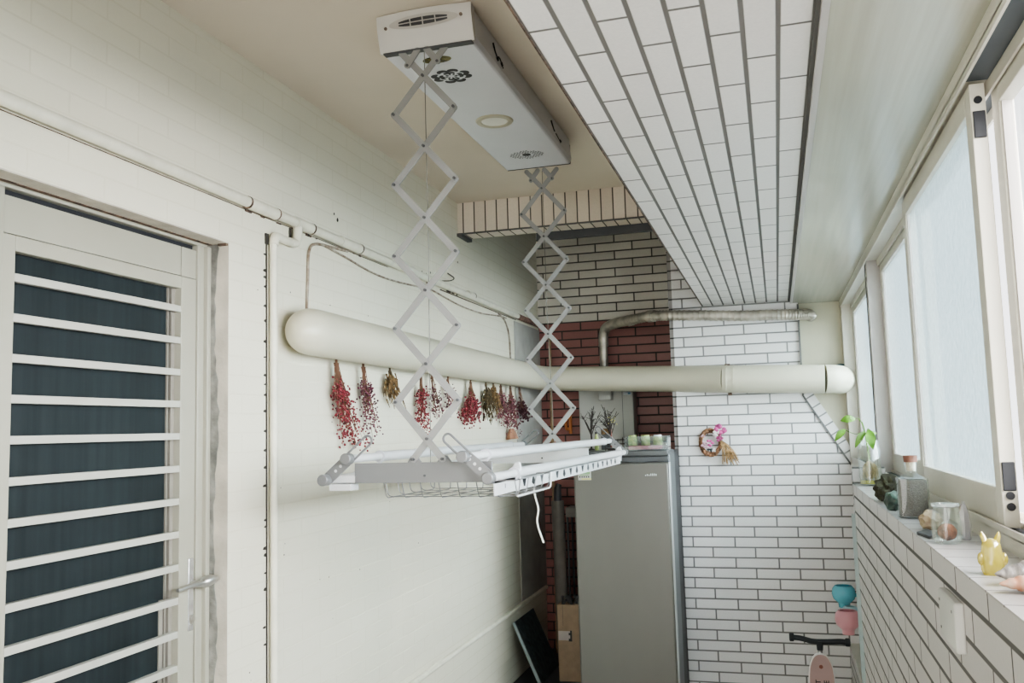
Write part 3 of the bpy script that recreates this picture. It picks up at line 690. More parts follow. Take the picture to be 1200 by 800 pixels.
b = BM(); box(b, -1.47, -1.385, 5.8985, 5.901, .105, .165); lb = obj('paper_label', b, M['tape'], bx_, False)
b = BM(); box(b, -1.39, -1.378, 5.8975, 5.8995, .10, .17); box(b, -1.40, -1.387, 5.8975, 5.8995, .10, .118); box(b, -1.40, -1.387, 5.8975, 5.8995, .14, .155); obj('black_print', b, M['black'], lb, False)
b = BM()
rnd = random.Random(5)
for i in range(14):
    p = Vector((rnd.uniform(-1.46,-1.32), rnd.uniform(5.93,6.07), .335)); 
    tube(b, [p, p+Vector((rnd.uniform(-.04,.04), rnd.uniform(-.03,.03), rnd.uniform(.02,.06)))], .010, 6)
tag(obj('dark_scraps', b, M['dkgrey']), 'dark scraps heaped on top of the brown carton', 'scraps')['kind'] = 'stuff'
sl = thing('stone_board', 'dark board with pale edge leaning against the left wall', 'board', (-1.62, 5.85, FZ))
b = BM()
prism(b, [(-1.752, .225), (-1.744, .233), (-1.570, FZ), (-1.583, FZ)][::-1], 'y', 5.80, 6.28); obj('board_face', b, M['slab'], sl, False)
b = BM(); prism(b, [(-1.755, .228), (-1.741, .238), (-1.565, FZ), (-1.586, FZ)][::-1], 'y', 5.785, 5.802); obj('board_edge', b, M['slab_edge'], sl, False)

# ------------------------------------------------------------------ ceiling drying rack
rack = thing('clothes_drying_rack', 'white motorised clothes drying rack hanging from ceiling on scissor arms', 'drying rack', (-1.03, 3.3, 2.86))
X0, X1, YA, YZ, ZB, ZT = -1.183, -.862, 2.60, 4.0, 2.74, 2.86
b = BM()
prism(b, [(X0+.006, ZB), (X1-.006, ZB), (X1+.002, ZB+.02), (X1-.006, ZT), (X0+.0, ZT), (X0-.004, ZB+.02)], 'y', YA, YZ)
hs = obj('motor_housing', b, M['unit'], rack, True, .006, 25)
b = BM()
prof = []
for t in range(9):
    a = t/8; prof.append((YA-.008-.028*math.sin(a*PI/2), ZB+.003+a*(ZT-ZB-.003)*.98))
nX = 10; rows = []
for t, (y, z) in enumerate(prof):
    row = []
    for i in range(nX+1):
        u = i/nX; bow = .022*(1-(2*u-1)**2)*(t/8)
        xx0, xx1 = X0-.004-.022*(t/8)*0, X1+.002
        row.append(b.verts.new((xx0+(xx1-xx0)*u, y-bow*.6, z)))
    rows.append(row)
back = [[b.verts.new((v.co.x, YA+.001, v.co.z)) for v in row] for row in rows]
for A_, flip in ((rows, False), (back, True)):
    for r0, r1 in zip(A_, A_[1:]):
        for i in range(nX): b.faces.new([r0[i], r0[i+1], r1[i+1], r1[i]])
for i in range(nX):
    b.faces.new([rows[0][i], rows[0][i+1], back[0][i+1], back[0][i]]); b.faces.new([rows[-1][i], rows[-1][i+1], back[-1][i+1], back[-1][i]])
for t in range(8):
    for i in (0, nX): b.faces.new([rows[t][i], rows[t+1][i], back[t+1][i], back[t][i]])
ec = obj('end_cap', b, M['unit_end'], rack, True, 0, 50)
def front_y(x, z):
    a = max(0, min(1, (z-ZB-.003)/((ZT-ZB-.003)*.98))); u = (x-X0)/(X1-X0)
    return YA-.008-.028*math.sin(a*PI/2)-.022*(1-(2*u-1)**2)*a*.6
def decal(name, pts_fn, m, parent):
    b = BM(); pts_fn(b); return obj(name, b, m, parent, False)
def oval_face(b, cx, cz, a, c, n=28, off=.0015):
    cs = [(cx+a*math.cos(2*PI*k/n), cz+c*math.sin(2*PI*k/n)) for k in range(n)]
    ce = b.verts.new((cx, front_y(cx, cz)-off, cz)); vs = [b.verts.new((x, front_y(x, z)-off, z)) for x, z in cs]
    for k in range(n): b.faces.new((ce, vs[k], vs[(k+1)%n]))
ce = ((X0+X1)/2-.0, 2.820)
decal('vent_recess', lambda b: oval_face(b, ce[0], ce[1], .120, .0205), mat('vent_shade', (.38,.36,.33), .6), ec)
def vent(b):
    for s in (-1, 1):
        for k in range(4):
            u0, u1 = -.88+k*.44+.02, -.88+(k+1)*.44-.02
            P = []
            for u in [u0+(u1-u0)*i/5 for i in range(6)]: P.append((u, 1))
            hgt = lambda u: .0115*math.sqrt(max(0, 1-u*u))
            up = [(ce[0]+.098*u, ce[1]-.001+s*max(.0015, hgt(u))) for u, _ in P]; lo = [(ce[0]+.098*u, ce[1]-.001+s*.0016) for u, _ in P]
            ring = up+lo[::-1]
            try: b.faces.new([b.verts.new((x, front_y(x, z)-.003, z)) for x, z in ring])
            except ValueError: pass
decal('vent_slots', vent, M['black'], ec)
b = BM()
for x, z in ((X0+.028, 2.815), (X1-.032, 2.822)): tube(b, [(x, front_y(x, z)-.003, z), (x, front_y(x, z)+.004, z)], .0055, 12)
obj('screw', b, mat('screw_brown', (.13,.10,.08), .5), ec)
b = BM(); box(b, X0+.008, X1-.006, YA-.012, YA+.012, ZB-.0015, ZB+.004); obj('end_slot', b, M['dkgrey'], hs, False)
b = BM(); box(b, X0+.01, X1-.004, YZ-.004, YZ+.003, ZB-.0012, ZB+.003); box(b, X1-.006, X1-.003, YZ-.004, YZ+.002, ZB, ZB+.09); obj('far_seam', b, M['black'], hs, False)
def flat_poly(b, pts, z, h=.0012):
    prism(b, pts, 'z', z-h, z+.0004)
zc = ZB
b = BM(); flat_poly(b, [(-1.024+.050*math.cos(2*PI*k/28), 2.685+.026*math.sin(2*PI*k/28)) for k in range(28)], zc); obj('mirror_badge', b, M['brass'], hs, False)
# rosette decal
b = BM(); cx, cy = -1.027, 2.832
for r0, r1, hw in ((.050, .071, .70), (.029, .042, .62)):
    for k in range(4):
        a0 = k*PI/2; inner, outer = [], []
        for i in range(17):
            t = i/16; a = a0+hw*(2*t-1); lobe = abs(math.sin(2*PI*t))**.7
            end = .35+.65*math.sin(PI*min(1, max(0, t)))**.35
            ro = r1*(.84+.20*lobe); ri = ro-(r1-r0)*1.1*end
            outer.append((cx+math.cos(a)*ro, cy+math.sin(a)*ro*.82)); inner.append((cx+math.cos(a)*ri, cy+math.sin(a)*ri*.82))
        for i in range(16): flat_poly(b, [outer[i], outer[i+1], inner[i+1], inner[i]], zc)
for k in range(8):
    a = k*PI/4; q = Vector((math.cos(a), math.sin(a))); n2 = Vector((-q.y, q.x))
    P = [q*.010, q*.018+n2*.004, q*.024, q*.018-n2*.004]; flat_poly(b, [(cx+p.x, cy+p.y) for p in P], zc)
obj('flower_decal', b, M['black'], hs, False)
# lamp ring
b = BM(); c0 = (-1.024, 3.318); n = 40; q = []
for r, z in ((.052, ZB-.002), (.056, ZB-.007), (.072, ZB-.006), (.077, ZB+.001)):
    q.append([b.verts.new((c0[0]+r*math.cos(2*PI*k/n), c0[1]+r*math.sin(2*PI*k/n), z)) for k in range(n)])
for A_, B_ in zip(q, q[1:]):
    for k in range(n): b.faces.new((A_[k], A_[(k+1)%n], B_[(k+1)%n], B_[k]))
lp = obj('lamp_ring', b, M['ring'], hs)
b = BM(); flat_poly(b, [(c0[0]+.056*math.cos(2*PI*k/n), c0[1]+.056*math.sin(2*PI*k/n)) for k in range(n)], ZB, .0025); obj('lamp_cover', b, M['lens'], lp, False)
# speaker holes
b = BM(); c1 = (-1.022, 3.79); flat_poly(b, [(c1[0]+.020*math.cos(2*PI*k/20), c1[1]+.017*math.sin(2*PI*k/20)) for k in range(20)], ZB)
for i in range(-6, 7):
    for j in range(-4, 5):
        x = i*.0125+(j%2)*.006; y = j*.0135; r = math.hypot(x/.078, y/.056)
        if r < 1 and math.hypot(x, y) > .026: flat_poly(b, [(c1[0]+x-.0012, c1[1]+y-.005), (c1[0]+x+.0012, c1[1]+y-.005), (c1[0]+x+.0036, c1[1]+y+.005), (c1[0]+x+.0012, c1[1]+y+.005)], ZB)
obj('speaker_grille', b, M['black'], hs, False)
b = BM()   # small black ornament lines on the right side
def sideline(y, z, pts, w=.004):
    for (a, c), (d_, e) in zip(pts, pts[1:]):
        tube(b, [(X1+.0005, y+a, z+c), (X1+.0005, y+d_, z+e)], w, 5)
sideline(2.80, 2.80, [(0,.022),(.02,.0),(.05,-.018),(.06,-.004),(.075,-.004),(.11,-.026)], .003); sideline(2.835, 2.786, [(0,0),(.012,-.008)], .006); sideline(2.885, 2.786, [(0,0),(.012,-.008)], .006)
sideline(3.62, 2.80, [(0,.022),(.05,-.008),(.06,-.006)], .003); sideline(3.70, 2.79, [(0,0),(.07,-.012)], .003); sideline(3.77, 2.78, [(0,0),(.01,-.004)], .007)
obj('side_ornament', b, M['black'], hs)
# scissors
def scissor(cx0, cx1, Y, zs, half, zend, kx=.05):
    sc = bpy.data.objects.new('scissor_linkage', None); COL.objects.link(sc); sc.parent = rack; ORG[sc.name] = ORG[rack.name]
    zt, zb_ = zs[0], zs[-1]
    X = lambda z: cx0+(cx1-cx0)*(zt-z)/(zt-zb_)
    mids = [(a+c)/2 for a, c in zip(zs, zs[1:])]
    step = zs[0]-zs[1]
    def bar(p, q, y):
        p = Vector(p); q = Vector(q); d = (q-p).normalized(); nrm = Vector((d.z, 0, -d.x))*.0108; e = d*.010
        b = BM(); P = []
        for k in range(7): a = -PI/2+PI*k/6; P.append(q+d*.010*math.cos(a)+nrm*math.sin(a))
        for k in range(7): a = PI/2+PI*k/6; P.append(p+d*.010*math.cos(a)+nrm*math.sin(a))
        prism(b, [(v.x, v.z) for v in P], 'y', y-.0022, y+.0022)
        obj('link_bar', b, M['link'], sc, False)
    joints = []
    for i, z in enumerate(zs):
        up = mids[i-1] if i else None; dn = mids[i] if i < len(mids) else None
        for s, y in ((1, Y-.003), (-1, Y+.003)):
            if up is None: a = (X(z)-s*half*.72, z+(ZB-z)*1.0); a = (X(z)-s*.074, ZB-.001)
            else: a = (X(up)-s*half, up)
            if dn is None: c = (X(z)+s*kx, zend)
            else: c = (X(dn)+s*half, dn)
            bar((a[0], 0, a[1]), (c[0], 0, c[1]), y)
        joints.append((X(z), z))
        if dn: joints += [(X(dn)-half, dn), (X(dn)+half, dn)]
    for s in (-1, 1):
        bar((X(zt)+s*.016, 0, ZB-.002), (X(zt)+s*.052, 0, ZB-.048), Y-.008); joints.append((X(zt)+s*.052, ZB-.048)); joints.append((X(zs[-1])+s*kx, zend))
    b = BM()
    for x, z in joints: tube(b, [(x, Y-.0125, z), (x, Y+.006, z)], .0048, 10)
    obj('pivot_pin', b, M['dkgrey'], sc)
    b = BM(); tube(b, [(X(zt), Y+.012, ZB), (X(zt)+.002, Y+.012, (ZB+1.42)/2), (cx1+.004, Y+.012, 1.40)], .0016, 5); obj('lift_cord', b, M['dcord'], sc)
scissor(-1.040, -1.048, 2.60, [2.652, 2.418, 2.183, 1.949, 1.715, 1.481], .104, 1.418)
scissor(-1.020, -1.006, 4.05, [2.649, 2.415, 2.181, 1.947, 1.713, 1.479], .105, 1.418)
# end plates
for Y, x0, x1, m in ((2.60, -1.303, -.842, M['plate']), (4.05, -1.303, -.842, M['white'])):
    b = BM(); prism(b, [(x0, 1.345), (x1, 1.345), (x1, 1.408), (-.975, 1.408), (-.988, 1.428), (-1.008, 1.428), (-1.021, 1.408), (-1.075, 1.408), (-1.088, 1.428), (-1.108, 1.428), (-1.121, 1.408), (x0, 1.408)], 'y', Y+.006, Y+.016)
    ep = obj('end_plate', b, m, rack, False, .001)
    b = BM()
    for s in ((x0-.085, x0+.005), (x1-.004, x1+.012)): box(b, s[0], s[1], Y+.006, Y+.04, 1.347, 1.372)
    obj('plate_bracket', b, M['white'], ep, False, .003)
    b = BM(); tube(b, [((x0+x1)/2+.01, Y+.003, 1.367), ((x0+x1)/2+.01, Y+.008, 1.367)], .004, 10); obj('screw', b, M['dkgrey'], ep)
# rods
LX, LXU, RX, RXU, ZL, ZU = -1.385, -1.305, -.838, -.917, 1.359, 1.424
def rod(x, z, y0, y1, ythick, yend):
    b = BM(); tube(b, [(x, y0, z), (x, y1, z)], .0135, 16); rd = obj('drying_rod', b, M['white'], rack)
    b = BM(); tube(b, [(x, ythick, z), (x, yend, z)], .0175, 18); obj('outer_tube', b, M['white'], rd)
    b = BM(); tube(b, [(x, ythick-.006, z), (x, ythick+.004, z)], .0205, 18); tube(b, [(x, yend-.004, z), (x, yend+.006, z)], .0205, 18)
    box(b, x-.006, x+.006, ythick-.004, ythick+.004, z-.045 if z > 1.4 else z-.02, z); obj('tube_collar', b, M['unit'], rd)
    b = BM()
    for y in (y0, y1): tube(b, [(x, y-.018, z), (x, y+.018, z)], .0185, 18)
    obj('rod_cap', b, M['plate'], rd, True, .003)
rod(RX, ZL, 2.56, 5.05, 2.83, 4.86); rod(RXU, ZU, 2.56, 5.05, 2.78, 4.86)
rod(LX, ZL, 2.56, 4.60, 2.80, 4.35); rod(LXU, ZU, 2.56, 4.60, 2.80, 4.35)
def arm(p, q, Y):
    p = Vector((p[0], 0, p[1])); q = Vector((q[0], 0, q[1])); d = (q-p).normalized(); n2 = Vector((d.z, 0, -d.x)); L = (q-p).length; w = .0185
    b = BM()
    U = lambda a, c: (p.x+d.x*a+n2.x*c, p.z+d.z*a+n2.z*c)
    cut = L*.44
    P = [U(cut, -w), U(cut, w)] + [U(w*math.cos(t), w*math.sin(t)) for t in [PI/2+PI*k/8 for k in range(9)]]
    prism(b, P, 'y', Y-.003, Y+.003)
    pts = [U(cut-.004, -w+.0035)] + [U(L-w+(w-.0035)*math.cos(t), (w-.0035)*math.sin(t)) for t in [-PI/2+PI*k/10 for k in range(11)]] + [U(cut-.004, w-.0035)]
    tube(b, [(x, Y, z) for x, z in pts], .0036, 8)
    a_ = obj('rod_arm', b, M['plate'], rack, True, 0, 40)
    b = BM()
    for t in (.15, .26, .37):
        x, z = U(L*t+.012, 0); tube(b, [(x, Y-.0036, z), (x, Y+.0036, z)], .005, 10)
    obj('arm_hole', b, M['white'] if Y < 3 else M['dkgrey'], a_)
arm((LX, ZL), (-1.228, 1.492), 2.575); arm((RX, ZL), (-.985, 1.492), 2.575)
arm((RX, ZL), (-.995, 1.505), 5.03); arm((LX, ZL), (-1.215, 1.495), 4.58)
# perforated hanger rails
for x, y1, s in ((RX+.004, 4.86, 1),):
    b = BM(); box(b, x-.002, x+.002, 2.60, y1, 1.303, 1.347); box(b, x-.012*s-.004, x+.002, 2.60, y1, 1.340, 1.347)
    hr = obj('hanger_rail', b, M['white'], rack, False)
    b = BM(); y = 2.93; k = 0
    while y < y1-.08:
        xs = x+s*.0022
        P = [(y-.024, 1.337), (y+.024, 1.337), (y+.008, 1.311), (y-.008, 1.311)] if k % 2 == 0 else [(y-.008, 1.338), (y+.008, 1.338), (y+.024, 1.318), (y, 1.308), (y-.024, 1.318)]
        prism(b, P, 'x', xs-.0004, xs+.0004); y += .118; k += 1
    box(b, x+s*.0018, x+s*.0026, 2.705, 2.711, 1.32, 1.333)
    obj('hanger_hole', b, M['black'], hr, False)
    b = BM(); 
    for yy in (2.86, y1-.005): prism(b, [(x-.022*s, 1.335), (x+.006*s, 1.315), (x+.012*s, 1.375), (x+.006*s, 1.395), (x-.008*s, 1.395), (x-.022*s, 1.375)], 'y', yy, yy+.014)
    obj('rail_clamp', b, M['white'], hr, True, .003)
b = BM(); box(b, LX-.006, LX+.07, 2.60, 2.66, 1.322, 1.344); obj('rail_stub', b, M['white'], rack, False, .002)
# wire basket
b = BM()
bx0, bx1, by0, by1, bz0, bz1 = -1.21, -.775, 2.635, 3.05, 1.296, 1.348
def rnd_path(P, r=.02):
    out = []
    for i, p in enumerate(P):
        p = Vector(p)
        if 0 < i < len(P)-1:
            a = (Vector(P[i-1])-p).normalized(); c = (Vector(P[i+1])-p).normalized()
            for t in range(5):
                u = t/4; out.append((p+a*r)*(1-u)**2 + p*2*u*(1-u) + (p+c*r)*u*u)
        else: out.append(p)
    return out
n = 7
for i in range(n+1):
    x = bx0+(bx1-bx0)*i/n; tube(b, rnd_path([(x, by0-.012, bz1), (x+.004, by0, bz0), (x+.004, by1, bz0), (x, by1+.01, bz1)], .018), .0017, 6)
for i in range(5):
    y = by0+.02+(by1-by0-.04)*i/4; tube(b, rnd_path([(bx0-.008, y, bz1), (bx0, y, bz0+.003), (bx1, y, bz0+.003), (bx1+.008, y, bz1)], .018), .0017, 6)
tube(b, [(bx0, by0-.01, bz1), (bx1, by0-.01, bz1), (bx1, by1+.01, bz1), (bx0, by1+.01, bz1), (bx0, by0-.01, bz1)], .0022, 6)
obj('wire_basket', b, M['wire'], rack)
b = BM(); tube(b, rnd_path([(bx1+.004, by0, bz0+.004), (bx1+.004, by1, bz0+.002), (bx1+.004, by1+.008, bz1)], .02), .003, 8); obj('basket_rim', b, M['white'], rack)
b = BM(); tube(b, bez([(-.842, 3.10, 1.345), (-.845, 3.10, 1.28), (-.832, 3.10, 1.22), (-.837, 3.10, 1.17), (-.816, 3.10, 1.10)], 6), .0035, 8)
tag(obj('hanging_strap', b, M['cord']), 'pale thin strap dangling below the drying rack', 'strap')

# ------------------------------------------------------------------ dried bunches under the duct
def bunch(label, y, z0, z1, dy, spread, stem_m, berry, nb, seed, r=.0038, ns=16, zb=.35, tilt=0, plume=False, flat=None, extra=None):
    rnd = random.Random(seed); x = -1.728
    t = thing('dried_flower_bunch', label, 'dried flowers', (x, y, z0), 'dried bunches hung in a row under the duct')
    b = BM(); tips = []
    H = z0-z1
    for i in range(ns):
        k = rnd.uniform(zb, 1.0) if not flat else rnd.uniform(flat[0], flat[1])
        yy = y+dy*k+rnd.uniform(-1,1)*spread*(k**1.2); xx = x+rnd.uniform(-.02,.05)*k
        e = Vector((xx, yy, z0-H*k)); s = Vector((x+rnd.uniform(-.006,.006), y+rnd.uniform(-.012,.012), z0))
        q = s.lerp(e, .5)+Vector((0, rnd.uniform(-.012,.012)-dy*.12, 0))
        P = bez([s, q, e], 4); tube(b, P, .0012, 4, rr=[.0016-.0007*j/(len(P)-1) for j in range(len(P))]); tips.append((s, q, e))
    tube(b, [(x, y, z0+.03), (x, y, z0-.012)], .006, 7, rr=[.0045,.006])
    obj('stems', b, stem_m, t)
    b = BM()
    for i in range(nb):
        s, q, e = rnd.choice(tips); f = min(1, max(0, rnd.gauss(.82, .16))) if not plume else rnd.uniform(.3,1)
        p = s.lerp(q, f*2) if f < .5 else q.lerp(e, f*2-1)
        j = .022*(.4+f)
        p = p+Vector((rnd.uniform(-j,j)*.8, rnd.uniform(-j,j), rnd.uniform(-j,j)))
        p.x = max(p.x, XL+.006)
        if plume:
            dd = (e-s).normalized(); tube(b, [p, p+dd*rnd.uniform(.02,.05)+Vector((rnd.uniform(-.012,.012), rnd.uniform(-.014,.014), 0))], r, 4, rr=[r, r*.3])
        else: sphere(b, p, r*rnd.uniform(.7,1.25), sub=1)
    o = obj('seed_heads' if plume else 'berries', b, berry, t, True); o['kind'] = 'stuff'
    if extra: extra(t, x)
    return t
bunch('largest bunch of bright red dried berries, first under the duct from the door', 3.30, 1.797, 1.44, .11, .125, M['stem'], M['berry_r'], 520, 11, r=.0048, ns=44)
bunch('plum coloured berry bunch hanging just right of the largest red one', 3.55, 1.795, 1.475, .06, .055, M['stem'], M['berry_p'], 330, 12, r=.0043, ns=30)
bunch('brown straw tuft hanging left of the near scissor arm', 3.83, 1.793, 1.63, .0, .055, M['straw_d'], M['straw'], 130, 13, r=.004, ns=22, plume=True)
bunch('narrow bunch of coral red buds behind the near scissor arm', 4.21, 1.79, 1.50, -.01, .045, M['stem'], M['berry_r'], 300, 14, r=.0048, ns=20)
bunch('small purple bud bunch beside the coral red one', 4.36, 1.79, 1.57, .05, .06, M['stem'], M['berry_p'], 170, 15, r=.0042, ns=14)
bunch('sparse purple sprig hung between the coral and the umbrella shaped red bunch', 4.60, 1.79, 1.60, .02, .10, M['stem'], M['berry_p'], 150, 16, r=.0045, ns=12)
bunch('wide umbrella shaped red berry bunch in the middle of the row', 4.98, 1.79, 1.53, -.03, .19, M['stem'], M['berry_r'], 460, 17, r=.0058, ns=34, flat=(.55,1.0))
bunch('dark olive wheat bunch right of the wide red berries', 5.27, 1.79, 1.56, .04, .06, M['straw_d'], M['straw_d'], 120, 18, r=.0055, ns=16, plume=True)
bunch('golden brown grass tuft against the olive wheat bunch', 5.42, 1.79, 1.60, .03, .06, M['straw'], M['straw'], 90, 19, r=.0055, ns=12, plume=True)
bunch('dusty rose bud bunch, left one of the pair before the alcove', 5.58, 1.79, 1.53, .02, .11, M['stem'], M['berry_k'], 320, 20, r=.0052, ns=24)
def wrap(t, x):
    b = BM(); tube(b, [(x, 5.80, 1.51), (x+.005, 5.80, 1.44)], .03, 8, rr=[.018,.045]); obj('paper_wrap', b, M['paper'], t)
bunch('tall dusty rose bunch ending in a brown paper wrap', 5.80, 1.79, 1.47, -.01, .09, M['stem'], M['berry_k'], 330, 21, r=.0052, ns=28, extra=wrap)
bunch('dark wine red bunch, last in the row next to the alcove', 6.02, 1.79, 1.57, .05, .09, M['stem'], M['berry_d'], 200, 22, r=.007, ns=14, flat=(.75,1.0))

# ------------------------------------------------------------------ wreath on the white wall
W = thing('dried_wreath', 'straw wreath with magenta flowers hanging on the white tiled wall', 'wreath', (-.44, 5.98, 1.38))
rnd = random.Random(4); b = BM()
for k in range(22):
    ph = rnd.uniform(0, 2*PI); P = []
    for i in range(25):
        a = 2*PI*i/24+ph; r = .078+.012*math.sin(a*3+k)+rnd.uniform(-.004,.004)
        P.append((-.425+r*.82*math.cos(a), 5.984+.010*math.sin(a*5+k), 1.385+r*math.sin(a)))
    tube(b, P, .0032, 4)
obj('straw_ring', b, M['wreath'], W)
b = BM()
for k in range(60):
    e = Vector((-.385+rnd.uniform(.03,.14), 5.965+rnd.uniform(-.012,.012), 1.385-rnd.uniform(.10,.15)))
    tube(b, bez([(-.375, 5.97, 1.41), ((-.375+e.x)/2+.012, 5.962, (1.41+e.z)/2+.012), e], 4), .0016, 4)
obj('raffia_tail', b, M['raffia'], W)
def petals(b, c, r, n):
    for k in range(n):
        a = rnd.uniform(0, 2*PI); q = rnd.uniform(.3, 1)
        sphere(b, Vector(c)+Vector((math.cos(a)*r*q, -rnd.uniform(0,.015), math.sin(a)*r*q)), r*.5, (1,.35,.8), 1)
b = BM(); petals(b, (-.352, 5.955, 1.472), .032, 14); petals(b, (-.362, 5.955, 1.41), .02, 8); petals(b, (-.43, 5.96, 1.385), .022, 6); obj('magenta_flowers', b, M['pinkfl'], W)
b = BM(); petals(b, (-.392, 5.955, 1.445), .024, 10); petals(b, (-.40, 5.96, 1.335), .015, 5); obj('white_flowers', b, M['whitefl'], W)
b = BM(); petals(b, (-.455, 5.96, 1.37), .024, 9); petals(b, (-.47, 5.96, 1.43), .014, 4); obj('pale_pink_flowers', b, M['pinkl'], W)
b = BM(); box(b, -.45, -.395, 5.965, 5.97, 1.335, 1.345); sphere(b, (-.42, 5.96, 1.335), .012, (1,.4,1), 1); obj('dark_ribbon', b, M['slab'], W)

# ------------------------------------------------------------------ things on the ledge
LZ = 1.2296
# plant cutting in a tall jar
vj = thing('vase_with_cutting', 'tall glass jar with rooted green cutting on the far end of the ledge', 'plant', (.362, 4.03, LZ))
vc = (.362, 4.03, LZ)
b = BM(); lathe(b, [(0,.002),(.040,.002),(.045,.008),(.045,.150),(.041,.165),(.041,.185),(.0435,.187),(.0435,.183),(.038,.182),(.038,.163),(.042,.148),(.042,.010),(0,.006)], vc, 28); obj('glass_jar', b, M['jarglass'], vj)
b = BM(); lathe(b, [(0,.007),(.041,.007),(.041,.022),(0,.022)], vc, 24); obj('water', b, M['water'], vj)
rnd = random.Random(8); b = BM()
for k in range(46):
    a = rnd.uniform(0,2*PI); r = rnd.uniform(.008,.034)
    e = Vector(vc)+Vector((r*math.cos(a), r*math.sin(a), rnd.uniform(.02,.05))); s = Vector(vc)+Vector((.004*math.cos(a), .004*math.sin(a), .10))
    tube(b, bez([s, s.lerp(e,.4)+Vector((.012*math.cos(a), .012*math.sin(a), .0)), e], 4), .0015, 4)
o = obj('roots', b, M['root'], vj); o['kind'] = 'stuff'
b = BM(); 
V = Vector(vc)
tube(b, bez([V+Vector((0,0,.07)), V+Vector((-.004,0,.16)), V+Vector((-.012,-.004,.23)), V+Vector((-.02,0,.265))], 6), .0035, 7)
stems = [((-.012,0,.225),(-.05,-.01,.215),(-.092,-.012,.235)), ((-.02,0,.262),(-.035,-.01,.28),(-.05,-.012,.275)), ((-.008,0,.21),(.0,-.02,.235),(.005,-.03,.23)), ((-.012,0,.22),(-.03,-.01,.20),(-.035,-.012,.19))]
for s in stems: tube(b, bez([V+Vector(p) for p in s], 5), .0018, 6)
obj('stem', b, M['leaf_d'], vj)
def leafm(b, c, d, w, L, nrm):
    d = Vector(d).normalized(); nrm = Vector(nrm).normalized(); s = d.cross(nrm).normalized(); c = Vector(c)
    rows = []
    for i in range(9):
        t = i/8; ww = w*math.sin(PI*min(1,t*.97+.03))**.8*(1-.25*t); mid = c+d*L*t+nrm*(.12*L*math.sin(PI*t)-.18*L*t*t)
        rows.append([b.verts.new(mid-s*ww+nrm*ww*.25), b.verts.new(mid), b.verts.new(mid+s*ww+nrm*ww*.25)])
    for r0, r1 in zip(rows, rows[1:]):
        for k in range(2): b.faces.new((r0[k], r0[k+1], r1[k+1], r1[k]))
for c, d, w, L in (((-.088,-.012,.235), (-.55,-.1,-.55), .016, .065), ((-.045,-.012,.278), (-.9,-.1,-.05), .019, .062), ((.003,-.028,.232), (.12,-.3,-.95), .022, .085), ((-.012,-.006,.225), (-.5,-.2,-.75), .015, .08), ((.01,.0,.22), (.5,.2,-.1), .008, .03)):
    b = BM(); leafm(b, V+Vector(c), d, w, L, (-.1,-1,.35)); obj('leaf', b, M['leaf'] if w > .0155 else M['leaf_d'], vj)
b = BM(); sphere(b, (.350, 3.24, LZ+.038), .080, (.60,1.0,.55), 4, .42, 2.6, 5); 
for v in b.verts: v.co.z = max(v.co.z, LZ)
tag(obj('brown_rock', b, M['rock'], None, True, 0, 20), 'rough mossy brown rock on the ledge behind the corked bottle', 'stone')
b = BM(); sphere(b, (.322, 2.92, LZ+.026), .036, (.7,1.0,.85), 3, .3, 2.2, 9)
for v in b.verts: v.co.z = max(v.co.z, LZ)
tag(obj('green_stone', b, M['jade'], None, True, 0, 25), 'dark green stone on the ledge left of the corked bottle', 'stone')
bo = thing('corked_bottle', 'square glass bottle of grey sand with cork on the ledge', 'bottle', (.346, 2.70, LZ))
bx, by = .349, 2.705
def sqb(b, hw, z0, z1, r=.006, s=None):
    P = []
    for sx, sy in ((1,1),(-1,1),(-1,-1),(1,-1)):
        for k in range(4):
            a = math.atan2(sy, sx)-PI/4+PI/2*k/3
            P.append((bx+sx*(hw-r)+r*math.cos(a), by+sy*(hw-r)+r*math.sin(a)))
    prism(b, P, 'z', z0, z1)
b = BM(); sqb(b, .0385, LZ+.001, LZ+.108); lathe(b, [(.033,.108),(.020,.117),(.0145,.122),(.0145,.142),(.017,.143),(.017,.150),(.0125,.150)], (bx, by, LZ), 20); obj('glass_body', b, M['jarglass'], bo)
b = BM(); sqb(b, .0345, LZ+.005, LZ+.103); obj('sand', b, M['sand'], bo)
b = BM(); lathe(b, [(0,.128),(.0125,.128),(.0135,.152),(0,.152)], (bx, by, LZ), 16); ck = obj('cork_neck', b, M['cork_l'], bo)
b = BM(); lathe(b, [(0,.152),(.0175,.152),(.0185,.170),(0,.171)], (bx, by, LZ), 18); obj('cork_top', b, M['cork'], ck)
b = BM(); sphere(b, (.345, 2.40, LZ+.024), .032, (.8,1.05,.72), 3, .3, 2.4, 13)
for v in b.verts: v.co.z = max(v.co.z, LZ)
tag(obj('beige_stone', b, M['beige_stone'], None, True, 0, 25), 'banded beige stone on the ledge behind the glass jar', 'stone')
b = BM(); prism(b, [(.301,2.31),(.33,2.36),(.345,2.31),(.33,2.24),(.315,2.22)], 'z', LZ, LZ+.007); tag(obj('slate_chip', b, M['slate'], None, False, .001), 'flat black slate chip at the ledge edge by the jar', 'stone')
jr = thing('glass_jar', 'small clear open glass jar holding a brown ball on the ledge', 'jar', (.344, 2.15, LZ)); jc = (.341, 2.15, LZ)
b = BM(); lathe(b, [(0,.002),(.028,.002),(.031,.007),(.031,.045),(.0265,.070),(.0255,.078),(.0275,.080),(.0275,.085),(.0255,.085),(.0235,.078),(.0245,.070),(.029,.044),(.029,.009),(0,.005)], jc, 28); obj('jar_body', b, M['jarglass'], jr)
b = BM(); lathe(b, [(.0256,.0785),(.0285,.0805),(.0285,.0852),(.0262,.086)], jc, 28); obj('jar_rim', b, glass('rim', (.8,.85,.85), .3, .35, (.8,.85,.85)), jr)
